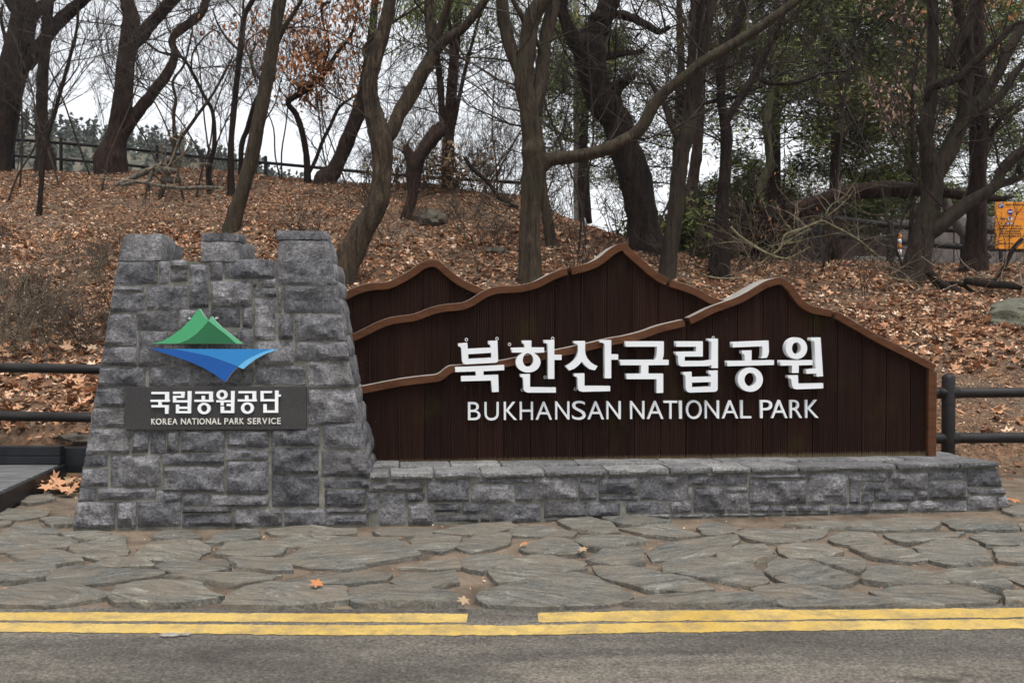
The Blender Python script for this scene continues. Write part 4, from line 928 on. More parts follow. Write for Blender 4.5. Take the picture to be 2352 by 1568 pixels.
# crest fence
fc_ = thing('post_and_rail_fence', 'weathered dark rail fence along the top of the leafy slope', 'fence', (-6, 22.6, 5))
cr_pts = [(-120, 310), (0, 318), (120, 327), (240, 337), (363, 349), (466, 361), (611, 374), (760, 388), (912, 402), (1060, 412), (1195, 420), (1215, 423)]
def crY(u): return float(np.interp(u, [0, 900, 1200, 1420], [23.3, 22.6, 21.6, 20.4]))
top_ = [at(u, v_, crY(u)) for u, v_ in cr_pts]
for dz, r in ((0, .040), (-.40, .036)): rail([loc(p + Vector((0, 0, dz)), fc_) for p in top_], r, fc_, sides=8)
for u in (-60, 30, 140, 252, 361, 464, 610, 760, 912, 1050, 1200):
    p = at(u, float(np.interp(u, [c[0] for c in cr_pts], [c[1] for c in cr_pts])), crY(u)); q = Vector(loc(p, fc_)); post(q.x, q.y, min(q.z - 1.0, tz(p.x, p.y) - fc_.location.z - .2), q.z + .17, .043, fc_)
# boardwalk
bw = thing('boardwalk', 'low dark timber boardwalk with black kerb beams left of the tower', 'boardwalk', (-5.6, 8.6, 0))
def boxm(x0, x1, y0, y1, z0, z1, name, mat, parent, bev=.006):
    me = mesh(name, [(x, y, z) for z in (z0, z1) for x, y in ((x0, y0), (x1, y0), (x1, y1), (x0, y1))], [(3, 2, 1, 0), (4, 5, 6, 7)] + [(i, (i + 1) % 4, 4 + (i + 1) % 4, 4 + i) for i in range(4)])
    o = obj(name, me, mat, parent); b = o.modifiers.new('bevel', 'BEVEL'); b.width = bev; b.segments = 2; return o
y = -.92; ZD = .16
while y < .86:                                            # deck boards, cut on the skew along the open edge
    xe = 1.28 - .17 * y
    boxm(-3.2, 1.16 + (-.157 * (y + .07)) - .0, y, y + .135, ZD - .03, ZD, 'deck_board', M_DECK, bw, .004); y += .142
def skew_beam(y0, y1, z0, z1, w, off):
    v = []
    for z in (z0, z1):
        for y in (y0, y1):
            xe = 1.16 - .157 * y + off; v += [(xe, y, z), (xe + w, y, z)]
    me = mesh('edge_beam', v, [(0, 1, 3, 2), (4, 6, 7, 5), (0, 4, 5, 1), (2, 3, 7, 6), (1, 5, 7, 3), (0, 2, 6, 4)]); bm = bmesh.new(); bm.from_mesh(me); bmesh.ops.recalc_face_normals(bm, faces=bm.faces); bm.to_mesh(me); bm.free()
    obj('edge_beam', me, M_DECKDARK, bw)
skew_beam(-.98, .92, .0, ZD - .004, .05, .005)
boxm(-3.2, 1.05, .80, .90, ZD + .003, ZD + .088, 'kerb_beam', M_DECKDARK, bw); boxm(-3.2, 1.05, .80, .90, ZD + .092, ZD + .185, 'kerb_beam', M_DECKDARK, bw)
boxm(.98, 1.35, .905, 1.02, -.02, ZD + .16, 'kerb_block', M_DECKDARK, bw)

# ------------------------------------------------------------------ rocks
def rock(name, p, rx, ry, rz, mat, label, seed, sub=3, cat='rock'):
    bm = bmesh.new(); bmesh.ops.create_icosphere(bm, subdivisions=sub, radius=1)
    for q in bm.verts:
        n_ = noise.voronoi(q.co * 1.3 + Vector((seed, 0, 0)))[0]; k = .75 + .35 * (n_[1] - n_[0]) + .16 * noise.fractal(q.co * 1.5 + Vector((seed, 5, 0)), .9, 2, 3)
        q.co = Vector((q.co.x * rx, q.co.y * ry, q.co.z * rz)) * k
    me = bpy.data.meshes.new(name); bm.to_mesh(me); bm.free(); o = obj(name, me, mat, smooth=True); me.set_sharp_from_angle(angle=math.radians(32)); o.location = p; tag(o, label, cat); return o
p = hit_ground(988, 518); rock('rock', p + Vector((0, .1, .12)), .34, .3, .26, M_ROCK, 'angular brown rock half buried on the slope below a broken trunk', 3)
p = hit_ground(1140, 580); rock('rock', p + Vector((0, 0, .02)), .26, .2, .09, M_ROCK, 'flat pale rock lying among leaves behind the rear ridge', 8)
p = hit_ground(2330, 745); rock('boulder', p + Vector((.5, .25, .0)), 1.25, .7, .42, M_MOSSROCK, 'large mossy boulder lying in leaves above the right rails', 5, 4, 'boulder')
p = hit_ground(1340, 520, 9); rock('plastic_bag', p + Vector((0, 0, .04)), .07, .06, .15, flat('white_plastic', (.42, .43, .44)), 'crumpled white bag on the slope between two trunks', 12, 2, 'bag')
rock('rock', Vector((-4.4, 10.0, .36)), .55, .42, .12, M_ROCK, 'flat grey slab lying behind the boardwalk kerb', 21, 3)

# ------------------------------------------------------------------ trees
def px_limb(pts, conv, Y, depth=0.0):
    """picture points (x, y, width) at depth Y -> 3D points and radii; depth = drift per metre travelled"""
    P, R = [], []; last = None; dy = 0
    for x, y, w in pts:
        u, v_ = conv(x, y); wu = w * (conv(1, 0)[0] - conv(0, 0)[0])
        if last is not None: dy += depth * math.hypot(u - last[0], v_ - last[1]) / F * Y
        last = (u, v_); P.append(at(u, v_, Y + dy)); R.append(max(.004, wu / F * (Y + dy) / 2))
    return P, R
def tree(name, label, conv, limbs, bark, Y=None, twigs=26, tl=1.5, lev=2, group=None, wob=.10, twmat=None, tup=.12, kids=4, tips=None, cat='tree', depths=None, low=.45):
    """limbs[0] is the trunk from its foot up; the rest are limbs"""
    u, v_ = conv(*limbs[0][0][:2]); base = hit_ground(u, v_) if Y is None else at(u, v_, Y); Yb = base.y
    root = thing(name, label, cat, (base.x, base.y, min(base.z, tz(base.x, base.y))), 0, group); o = root.location
    tw = Twigs(); spots = []; seen = []
    for k, L in enumerate(limbs):
        dep = (depths[k] if depths else (0 if k == 0 else random.uniform(-.3, .3)))
        u0, v0 = conv(*L[0][:2]); Ys = Yb if k == 0 else min(seen, key=lambda t: (t[0] - u0) ** 2 + (t[1] - v0) ** 2)[2]
        P, R = px_limb(L, conv, Ys, dep); R = [r * .94 for r in R]
        for i in range(len(P) - 1):
            (ua, va), (ub, vb) = conv(*L[i][:2]), conv(*L[i + 1][:2]); seen += [(ua + (ub - ua) * t / 6, va + (vb - va) * t / 6, P[i].y + (P[i + 1].y - P[i].y) * t / 6) for t in range(7)]
        if k == 0:
            foot = P[0].copy(); foot.z = min(foot.z, tz(foot.x, foot.y)) - .18; P = [foot] + P; R = [R[0] * 1.25] + [R[0] * 1.1] + R[1:]
        loc_ = [p - o for p in P]
        tube('trunk' if k == 0 else 'limb', loc_, R, bark, root, 20 if max(R) > .09 else 10, wob, 9 if max(R) > .09 else 6)
        Pc = catmull(np.column_stack([np.array(loc_), R]), 4); n_ = len(Pc); i0 = int(n_ * (low if k == 0 else .12))
        for i in range(i0, n_): spots.append(Pc[i])
    for _ in range(int(twigs * .68)):
        q = spots[RNG.integers(len(spots))]; d = RNG.normal(0, 1, 3); d[2] = abs(d[2]) * .5 + .15; d /= np.linalg.norm(d)
        r = min(q[3] * .5, RNG.uniform(.008, .022)); tw.grow(q[:3] + d * q[3] * .6, d, tl * RNG.uniform(.6, 1.3), r, lev, .6, tup, kids, tips, .0028)
    tw.build('crown', twmat or M_TWIGDARK, root); return root
def leaves_on(root, tips, mat, n_per, size, spread, tmpl=LEAF_B, fc=FB, name='foliage', hang=True, cap=None):
    if not tips: return
    T = np.array([t[0] for t in tips])
    if cap: T = T[RNG.permutation(len(T))[:cap]]
    pos = np.repeat(T, n_per, 0) + RNG.normal(0, spread, (len(T) * n_per, 3)); q, f = scatter_leaves(tmpl, fc, pos, RNG.uniform(size * .7, size * 1.3, len(pos)), .6, 1, hang)
    return obj(name, fmesh(name, q, f), mat, root)

tree('old_tree', 'massive dark tree with a thick limb reaching up right at the left crest', cA, [[(0,1120,130),(40,800,150),(85,500,190),(130,250,175),(160,50,160),(170,-200,150),(170,-420,130)], [(170,440,95),(300,250,90),(420,110,85),(540,10,72),(640,-80,60),(720,-220,45)], [(130,100,80),(60,10,60),(0,-80,50)], [(190,150,80),(280,30,60),(400,-40,45)], [(55,300,30),(35,250,28),(8,120,22),(20,30,14)]], B_DARK, twigs=34, tl=2.2, wob=.12)
tree('straight_tree', 'straight dark trunk beside the massive crest tree', cA, [[(300,1040,125),(285,950,95),(275,800,82),(280,500,75),(300,250,70),(320,0,65),(330,-300,55)]], B_DARK, twigs=22, tl=2.0)
tree('twin_stem_tree', 'thick forked red-brown tree with a snaking second stem on the crest', cA, [[(735,1035,190),(755,930,150),(775,820,122),(800,650,125),(820,420,115),(840,290,125),(860,150,112),(830,0,90),(800,-150,80),(790,-380,60)], [(860,280,100),(930,220,92),(1020,120,85),(1100,30,80),(1180,-60,70),(1270,-220,50)], [(770,930,90),(880,760,82),(990,620,75),(1090,490,70),(1140,370,56),(1125,260,50),(1190,190,55),(1300,110,55),(1340,20,50),(1345,-160,42)]], B_RED, twigs=40, tl=2.2, wob=.12)
tree('slim_tree', 'slim curved dark tree rising from the slope left of the twin stems', cA, [[(255,1420,34),(275,1150,32),(300,930,30),(340,800,28),(400,580,26),(450,400,24),(500,200,20),(510,50,16),(505,-100,10)], [(300,900,16),(220,830,14),(150,770,10),(110,740,6)]], B_DARK, twigs=16, tl=1.3)
tree('slim_tree', 'thin crooked tree with a pale diagonal branch on the left slope', cA, [[(1040,1310,34),(1110,1100,32),(1140,950,28),(1135,750,24),(1150,650,22),(1130,530,18),(1200,430,16),(1240,280,14),(1260,180,10)], [(1150,970,18),(1200,880,24),(1300,740,22),(1400,600,18),(1480,450,14),(1530,350,8)]], B_GREY, twigs=20, tl=1.3)
tree('slim_tree', 'wavy thin tree whose top bends far left across the sky', cA, [[(1370,1270,30),(1360,1100,28),(1400,950,30),(1390,740,26),(1330,620,24),(1260,480,22),(1180,370,20),(1040,340,16),(920,240,14),(830,130,12),(740,20,9)], [(1250,480,14),(1260,350,12),(1330,250,10),(1420,180,7)]], B_DARK, twigs=20, tl=1.4)
tree('slim_tree', 'upright dark tree with a bend standing just behind the leaning grey trunk', cA, [[(1510,1280,48),(1508,950,42),(1530,700,40),(1555,450,40),(1580,250,40),(1600,100,36),(1660,-20,34),(1700,-160,26)], [(1560,330,18),(1480,250,16),(1420,150,13),(1390,60,9)], [(1590,150,20),(1590,40,16),(1595,-120,12)]], B_DARK, twigs=22, tl=1.5)
tree('leaning_tree', 'smooth grey leaning trunk rising behind the tower battlements', cA, [[(1510,1510,105),(1570,1300,100),(1640,1050,95),(1690,800,95),(1750,500,90),(1790,250,85),(1830,0,85),(1860,-250,75)], [(1800,310,38),(1850,190,36),(1910,100,30),(1970,0,24),(2010,-120,16)], [(1700,520,22),(1650,440,18),(1640,360,12),(1690,270,8)]], B_GREY, twigs=20, tl=1.4, wob=.06)
tree('slim_tree', 'slender stem hugging the left of the leaning grey trunk', cA, [[(1570,1150,32),(1580,950,36),(1620,830,36),(1660,690,32),(1700,600,24)]], B_DARK, twigs=8, tl=1.0)
tipsO = []
oak = tree('crooked_oak', 'crooked oak with clinging orange-brown leaves above the right battlement', cA, [[(2010,1160,46),(2000,1000,44),(1970,850,40),(1930,740,40),(1885,665,40),(2000,590,42),(2120,480,34),(2200,350,28),(2290,240,22),(2330,100,16)], [(2000,590,36),(1960,575,30),(1950,560,20)], [(2008,1150,30),(2060,1050,26),(2110,920,25),(2160,820,24),(2220,700,22),(2330,620,16)], [(2100,480,16),(2150,300,14),(2110,150,12),(2105,40,20),(2160,15,18)]], B_DARK, twigs=30, tl=1.2, tips=tipsO)
leaves_on(oak, [t for t in tipsO if t[0][2] > 2.0 and t[0][0] < 1.6], M_OAKLEAF, 10, .12, .17, cap=420)
tree('leaning_tree', 'dark trunk leaning right on the crest left of the forked tan tree', lambda x, y: cB(x, y), [[(30,1010,120),(80,960,95),(160,780,88),(230,580,80),(262,400,60),(290,200,50),(310,0,40)]], B_RED, twigs=14, tl=1.6)
tree('forked_tree', 'forked tan tree with split bark leaning out from behind the tower', cB, [[(120,1580,160),(230,1310,132),(315,1160,128),(352,960,118),(350,820,122),(325,720,125),(290,590,100),(280,450,90),(325,280,85),(370,120,75),(395,-20,65),(410,-260,50)], [(345,800,90),(395,740,92),(440,640,84),(520,500,86),(590,380,82),(632,290,70),(612,150,55),(605,-20,50),(600,-220,40)], [(625,310,66),(700,228,60),(800,160,55),(890,50,50),(950,-40,40),(1010,-160,30)], [(640,270,60),(665,190,52),(700,80,48),(740,-40,40)], [(280,350,26),(245,300,22),(250,260,18),(310,200,16),(420,120,16),(560,30,13),(640,-40,9)]], B_TAN, twigs=26, tl=1.6, wob=.14)
tree('smooth_tree', 'smooth grey tree with a long limb sweeping right above the sign', cB, [[(1180,1580,138),(1175,1300,126),(1190,1050,130),(1205,920,142),(1190,750,126),(1168,600,118),(1140,450,112),(1165,250,98),(1180,120,100),(1240,0,95),(1280,-200,80)], [(1150,500,60),(1105,380,70),(1062,250,80),(1030,120,76),(1018,-20,70),(1010,-220,56)], [(1205,640,70),(1222,540,84),(1240,400,78),(1265,200,76),(1300,50,80),(1312,-100,66)], [(1200,985,110),(1235,930,100),(1295,892,82),(1400,880,76),(1560,850,76),(1700,790,72),(1800,715,74),(1862,600,74),(1925,520,66),(2016,450,60),(2140,350,60),(2310,250,60),(2470,150,56),(2620,40,50),(2760,-60,42)], [(1250,370,38),(1235,270,36),(1195,215,36),(1130,90,36),(1080,0,30),(1060,-90,24)]], B_GREY, twigs=34, tl=1.7, wob=.05, depths=[0, .1, .15, -.08, -.2])
tree('smooth_tree', 'young pale stem growing behind the smooth grey tree', cB, [[(1320,1490,84),(1280,1280,66),(1245,1050,54),(1235,900,40)]], B_GREY, Y=16.0, twigs=6, tl=1.0)
tree('gnarled_tree', 'gnarled dark tree with a burl leaning left behind the middle ridge', cB, [[(1830,1400,190),(1805,1200,172),(1765,1000,185),(1710,850,172),(1660,700,168),(1570,560,150),(1525,400,165),(1515,290,180),(1560,150,132),(1610,50,120),(1640,-60,110),(1660,-260,80)], [(1480,300,110),(1430,230,92),(1388,150,70),(1360,60,62),(1370,-60,54),(1380,-240,40)], [(1590,640,110),(1640,540,90),(1660,480,70),(1700,460,60),(1760,425,34)], [(1560,330,60),(1640,310,46),(1720,300,34),(1820,292,18)], [(1650,80,60),(1740,100,50),(1840,150,44),(1900,180,38),(1960,150,26)]], B_DARK, twigs=44, tl=1.9, wob=.2)
tree('broken_tree', 'splintered red-brown trunk leaning on the upper slope', cB, [[(480,1230,60),(520,1100,70),(530,950,84),(590,830,92),(660,740,84),(700,700,50)], [(530,950,60),(490,860,54),(480,810,30)]], B_RED, twigs=6, tl=.9, wob=.2)
tips1 = []
ev = tree('juniper_tree', 'tall many-stemmed juniper on the crest with drooping dark foliage', cB, [[(715,1000,70),(718,800,72),(740,500,60),(760,250,52),(780,0,46),(790,-250,36)], [(690,760,46),(675,500,42),(655,300,34),(640,100,26),(630,-120,18)], [(750,700,26),(800,450,24),(850,250,20),(900,80,16),(960,-20,10)], [(705,760,30),(720,500,28),(735,300,24),(720,60,18)]], B_RED, twigs=60, tl=1.9, tips=tips1, tup=-.05, low=.5)
leaves_on(ev, [t for t in tips1 if t[0][2] > 3.2], M_NEEDLE, 38, .13, .15, LEAF_N, FN, cap=620)
tree('tall_tree', 'tall dark tree right of the highest ridge with two close stems', cC, [[(10,1560,110),(30,1420,98),(60,1200,95),(90,900,90),(140,700,85),(160,450,80),(175,200,75),(180,0,70),(185,-240,56)], [(140,690,56),(200,420,60),(235,200,58),(270,0,50),(300,-200,40)], [(100,820,40),(40,700,44),(10,600,40),(-40,520,30),(-90,440,20)]], B_MID, twigs=40, tl=1.9)
tree('tall_tree', 'reddish dark tree with a slanting right branch behind the front ridge', cC, [[(310,1460,110),(315,1350,90),(325,1150,78),(345,900,65),(345,720,70),(320,550,52),(325,350,56),(400,150,55),(450,0,50),(480,-220,40)], [(350,680,50),(400,590,46),(460,500,46),(540,350,46),(620,200,42),(680,20,36),(710,-140,28)], [(500,430,26),(600,470,22),(760,460,18),(900,410,14),(1050,400,8)], [(190,590,18),(270,570,24),(300,560,22),(400,540,18),(560,480,12)]], B_DARK, twigs=44, tl=1.9)
tree('mossy_tree', 'wavy mossy trunk standing before the green thicket', cC, [[(520,1180,66),(527,1130,60),(545,1030,55),(590,930,52),(585,820,46),(575,700,50),(600,500,40),(610,300,30),(600,100,22)]], B_MOSS, Y=20.0, twigs=26, tl=1.6)
tree('tall_tree', 'pale thin trunk in the gap between the tall dark trees', cC, [[(150,1130,70),(165,1000,66),(190,800,60),(205,600,50),(215,300,40),(220,0,30)]], B_RED, Y=21.0, twigs=20, tl=1.6)
tree('spreading_tree', 'spreading grey tree with many rising limbs at the right of the sign', cC, [[(1395,1570,160),(1450,1300,132),(1500,1100,122),(1502,960,116),(1470,800,82),(1462,700,76),(1490,600,76),(1502,480,66),(1505,300,60),(1505,0,60),(1500,-240,46)], [(1510,1000,110),(1580,880,100),(1640,750,90),(1680,640,82),(1692,400,78),(1700,200,66),(1650,60,54),(1620,-100,44)], [(1670,680,70),(1730,610,66),(1850,450,60),(1930,280,60),(2016,150,52),(2090,20,40)], [(1460,1320,90),(1540,1262,104),(1680,1150,76),(1840,1050,66),(1890,960,60),(1940,900,60),(2016,840,56),(2120,760,44)], [(1480,560,56),(1500,485,56),(1620,450,50),(1750,340,46),(1900,200,40),(1960,140,30),(2040,120,18)], [(1720,640,56),(1880,540,48),(1960,420,44),(2040,320,30)], [(1600,380,70),(1620,290,66),(1690,160,60),(1770,20,54),(1800,-140,40)], [(1790,1080,40),(1930,1015,44),(2000,990,36),(1985,930,26),(2016,905,14)]], B_MID, twigs=60, tl=1.7, wob=.08)
tips2 = []
jn = tree('juniper_tree', 'straight reddish juniper trunk before the orange notice board', cC, [[(1735,1520,150),(1745,1400,122),(1755,1200,110),(1760,900,102),(1770,600,96),(1760,300,80),(1750,0,70),(1745,-240,50)], [(1800,800,40),(1850,720,36),(1900,650,24),(1960,600,12)]], B_RED, twigs=44, tl=1.6, tips=tips2, low=.55)
leaves_on(jn, [t for t in tips2 if t[0][2] > 4], M_OAKLEAF, 3, .14, .16, cap=150)
# retained pink-brown oak leaves left of the spreading tree
tips3 = []
ok2 = tree('young_oak', 'young oak with pinkish dry leaves left of the spreading grey tree', cC, [[(1380,1330,26),(1400,1000,26),(1390,700,24),(1400,450,22),(1430,250,18),(1480,100,12)]], B_DARK, Y=18.5, twigs=18, tl=1.1, tips=tips3)
leaves_on(ok2, [t for t in tips3 if t[0][2] > 2.0], mat_isl('pinkish_oak_leaves', [(0, (.22, .12, .085)), (1, (.50, .32, .25))]), 4, .11, .17, cap=170)
# the wind-thrown trunk
ft = thing('fallen_tree', 'thick brown fallen trunk arching over the ground with its root plate torn up', 'fallen tree', (0, 0, 0))
P, R = px_limb([(430,1335,50),(500,1275,120),(570,1230,128),(680,1190,112),(830,1150,102),(1000,1085,98),(1200,1062,88),(1440,1060,76),(1600,1082,56),(1760,1100,46),(1880,1112,34),(1960,1100,12)], cC, 17.3, .05)
ft.location = (P[1].x, P[1].y, tz(P[1].x, P[1].y)); tube('trunk', [p - ft.location for p in P], R, B_RED, ft, 16, .16)
P, R = px_limb([(1560,1090,60),(1600,1180,56),(1660,1290,50),(1720,1350,44),(1830,1440,30)], cC, 17.9, 0); tube('limb', [p - ft.location for p in P], R, B_DEAD, ft, 10, .1)
tw = Twigs(); rp = []
for _ in range(70):
    c = at(*cC(random.uniform(470, 640), random.uniform(1190, 1350)), 17.2); d = np.array([random.uniform(-1, .6), random.uniform(-.6, .4), random.uniform(-.6, 1)])
    tw.grow(np.array(c - ft.location), d, random.uniform(.3, .9), random.uniform(.01, .03), 1, .7, 0, 3, rp)
tw.build('root_plate', B_RED, ft); leaves_on(ft, rp, M_OAKLEAF, 2, .07, .08, name='clinging_leaves', cap=60)
# pale sawn branches
def lying(name, label, conv, limbs, mat, Y, twn=10, cat='branch', sides=8, tl=.8, thin=.72):
    o = thing(name, label, cat); first = None; tw = Twigs()
    for L in limbs:
        P, R = px_limb(L, conv, Y + random.uniform(-.1, .1), random.uniform(-.06, .06))
        if first is None: o.location = (P[0].x, P[0].y, P[0].z)
        R = [r * thin for r in R]; q = [p - o.location for p in P]; tube('limb', q, R, mat, o, sides, .06)
        first = True
        for _ in range(twn):
            k = random.randrange(1, len(q)); tw.grow(np.array(q[k]), RNG.normal(0, 1, 3), tl * random.uniform(.5, 1.2), max(.005, R[k] * .4), 1, .6, .02, 3)
    stuff(tw.build('twigs', M_TWIGPALE, o)); return o
lying('cut_branch', 'pale green sawn branch propped in front of the fallen trunk', cR, [[(195,372,26),(260,440,24),(350,500,26),(430,550,24),(520,590,22),(610,605,18),(700,565,14),(780,520,8)], [(390,665,16),(480,590,18),(560,530,20),(590,440,22),(650,410,22),(760,370,22),(870,325,20)], [(880,330,22),(960,370,20),(1080,435,18),(1150,480,16),(1230,545,14),(1320,620,9),(1440,750,6)], [(580,510,18),(680,440,14),(780,390,12)], [(600,500,16),(700,480,14),(770,455,8)], [(265,460,16),(310,560,16),(360,660,14)], [(890,290,14),(930,220,12),(980,190,10),(1060,205,8),(1150,260,5)], [(900,300,12),(1000,220,12),(1070,150,10),(1110,80,6)]], B_PALE, 14.6, 7)
lying('cut_branch', 'thin pale branch lying along the leaves behind the front peak', cR, [[(0,730,14),(120,752,14),(260,748,14),(400,752,12),(450,765,8)], [(1230,580,10),(1280,650,9),(1340,730,10),(1440,760,12),(1540,780,9),(1600,830,7),(1600,900,4)]], B_PALE, 13.6, 6)
cD = crop(0, 280, 4.2)
lying('dead_limb', 'grey dead limbs heaped on the left upper slope', cD, [[(1210,770,40),(1400,690,50),(1550,620,56),(1700,560,60),(1800,490,50)], [(1270,770,30),(1420,735,36),(1520,740,36),(1640,770,34),(1800,790,34),(1950,800,34),(2150,790,30),(2352,800,26)], [(1545,830,34),(1560,740,36),(1590,650,36),(1600,620,26)], [(1640,620,60),(1740,610,70),(1860,620,50)], [(1700,710,60),(1800,715,64),(1890,720,50)]], B_DEAD, 17.3, 4, 'dead wood', 10, thin=1.15)
lying('dead_limb', 'dark fallen limb sloping down to the smooth grey tree', crop(1040, 300, 6.03), [[(740,560,60),(820,700,64),(920,800,60),(1040,900,56),(1140,1010,56),(1240,1160,62),(1330,1240,64),(1450,1290,62),(1550,1320,50)]], B_DARK, 17.0, 5, 'dead wood', 10, thin=1.0)
lying('dead_limb', 'dark twisted roots lying at the foot of the spreading tree', cR, [[(1650,700,60),(1720,780,66),(1800,830,70),(1880,850,60)], [(1760,790,34),(1880,790,34),(1960,840,26),(2010,870,16)], [(1920,770,50),(2060,790,56),(2200,800,56),(2330,820,44)], [(2110,790,30),(2200,680,30),(2270,540,34),(2340,460,26)]], B_DARK, 14.6, 5, 'dead wood', 10, thin=1.0)

# ------------------------------------------------------------------ evergreens behind
def evergreen(u, v0, vtop, Y, wu, mat, label, n_tips=900, group=None, trunk_w=34, size=.2, per=7, clear=.2):
    b = at(u, v0, Y); h = at(u, vtop, Y).z - b.z; root = thing('evergreen_tree', label, 'tree', tuple(b), 0, group)
    rad = wu / F * Y / 2; P = [(0.04 * math.sin(k * 2 + u), .03, h * k / 6 - (.6 if k == 0 else 0)) for k in range(7)]
    r0 = trunk_w / F * Y / 2; tube('trunk', P, [r0 * (1 - .14 * k) for k in range(7)], B_RED, root, 10, .12)
    tips = []; tw = Twigs()
    for k in range(n_tips // 26):
        t = clear + (1 - clear) * (k + .5) / (n_tips // 26); a = RNG.uniform(0, 6.283)
        L = rad * (1 - .55 * t ** 2) * RNG.uniform(.6, 1.1); d = np.array([math.cos(a), math.sin(a), RNG.uniform(-.15, .35)])
        tw.grow(np.array([0, 0, h * t]), d, L, .03, 2, .5, .03, 5, tips, .004, .2)
    tw.build('crown', M_TWIGDARK, root)
    leaves_on(root, tips, mat, int(per * 5.6), size * .72, .14, LEAF_N, FN, name='foliage', hang=False)
    return root
evergreen(1920, 560, -330, 24, 560, M_NEEDLE, 'broad dark evergreen right of the tall trees above the fallen trunk', 1500, size=.24, per=8, trunk_w=30)
evergreen(2090, 540, -200, 28, 420, M_NEEDLE, 'dark evergreen seen behind the spreading grey tree', 1100, size=.25, per=8)
evergreen(1780, 560, -420, 25.5, 420, M_BROWNNEEDLE, 'olive brown evergreen behind the slanting right branch', 1200, size=.24, per=8, clear=.3)
evergreen(1560, 520, -200, 29, 330, M_BROWNNEEDLE, 'thin olive evergreen between the gnarled and tall trees', 420, size=.22, per=6, clear=.1)
evergreen(1340, 470, 60, 30, 300, M_NEEDLE, 'dark evergreen right of the smooth grey trunk on the far side', 800, size=.24, per=7)
evergreen(2250, 560, 40, 34, 420, M_NEEDLE, 'far evergreen beyond the orange notice board', 800, size=.28, per=7)
for u, v0, vt, Y, w_, lab in ((1800, 600, 395, 28, 330, 'low dark evergreen filling the gap under the fallen trunk'), (1930, 600, 420, 29, 300, 'low dark evergreen behind the far path rails'), (2050, 600, 410, 30, 300, 'low dark evergreen behind the far wall'), (1660, 590, 400, 29, 280, 'low evergreen behind the leafy thicket'), (2200, 600, 450, 31, 300, 'low evergreen behind the retaining wall')):
    evergreen(u, v0, vt, Y, w_, M_NEEDLE, lab, 420, size=.24, per=6, trunk_w=16, clear=.0)
def bush(u, v0, w, h, Y, mat, label, tips_n, group=None, name='bush', leaf=None, lsize=.1, twmat=None, per=4, lev=2, stems=9, onground=True, kids=5, r0=.012):
    b = at(u, v0, Y)
    if onground: b.z = tz(b.x, b.y) - .03
    root = thing(name, label, 'bush', tuple(b), 0, group); tw = Twigs(); tips = []
    for _ in range(stems):
        a = RNG.uniform(0, 6.283); k = RNG.uniform(.1, 1) * w / 2
        tw.grow(np.array([math.cos(a) * k * .5, math.sin(a) * k * .5, 0]), np.array([math.cos(a) * w * .6, math.sin(a) * w * .6, h]), h * RNG.uniform(.5, .8), r0, lev, .75, .1, kids, tips, .0022, .22)
    stuff(tw.build('stems', twmat or M_TWIG, root))
    if leaf is not None: leaves_on(root, tips, leaf, per, lsize, lsize * .8, hang=False, cap=tips_n)
    return root
for i, (u, v0, w, h, Y) in enumerate([(1560, 540, 1.6, 1.3, 20.5), (1650, 540, 1.6, 1.5, 20), (1715, 535, 1.3, 1.1, 20.3), (1480, 520, 1.4, 1.2, 21)]):
    bush(u, v0, w, h, Y, None, 'dark green leafy thicket behind the tall trees', 420, 'green thicket behind the trees', 'leafy_bush', M_BUSH, .15, M_TWIGDARK, 7, 2, 14)
bush(1100, 655, .9, .35, 12.8, None, 'low green grassy clump behind the dip of the ridges', 300, None, 'grass_clump', M_BUSH, .10, M_TWIG, 3, 1, 22, kids=4, r0=.004)
for u, v0, Y in ((1010, 420, 20.2), (1075, 440, 19.6), (940, 440, 20)):
    bush(u, v0, 1.6, 1.0, Y, None, 'low shrub holding pale dry leaves near the crest', 150, 'pale-leaved shrubs near the crest', 'dry_shrub', M_PALELEAF, .13, M_TWIG, 2, 2, 8)
# ------------------------------------------------------------------ saplings and brush (twiggy individuals)
LAND = [(o.location.x, o.location.y, n_) for o in SC.objects for k, n_ in (('massive dark', 'the massive crest tree'), ('straight dark trunk', 'the straight crest trunk'), ('thick forked red', 'the twin-stemmed tree'), ('smooth grey leaning', 'the leaning grey trunk'),
    ('crooked oak', 'the crooked leafy oak'), ('forked tan', 'the forked tan tree'), ('splintered', 'the splintered trunk'), ('many-stemmed', 'the many-stemmed juniper'), ('smooth grey tree with', 'the smooth grey tree'), ('gnarled', 'the gnarled tree'),
    ('two close stems', 'the two-stemmed tall tree'), ('slanting right branch', 'the slant-branched tree'), ('spreading grey', 'the spreading tree'), ('straight reddish', 'the reddish juniper'), ('mossy boulder', 'the mossy boulder'), ('dead limbs heaped', 'the heaped dead limbs'),
    ('slim curved', 'the slim curved tree'), ('diagonal branch', 'the crooked thin tree'), ('fallen trunk arching', 'the fallen trunk'), ('angular brown rock', 'the angular rock'), ('wavy thin', 'the wavy thin tree'), ('timber boardwalk', 'the boardwalk'), ('stone tower with', 'the stone tower'))
    if k in str(o.get('label', '')) and not str(o.get('label')).startswith(('slender', 'dark trunk leaning', 'young', 'olive', 'dark evergreen', 'dark twisted', 'pale green'))]
def near(x, y):
    q = sorted(LAND, key=lambda t: math.hypot(t[0] - x, t[1] - y)); return q[0][2], q[0][1]
def relabel(o, kind, size):
    n_, ly = near(o.location.x, o.location.y); o['label'] = f"{size} {kind} {'uphill of' if o.location.y > ly + .4 else 'downhill of' if o.location.y < ly - .4 else 'level with'} {n_}" 
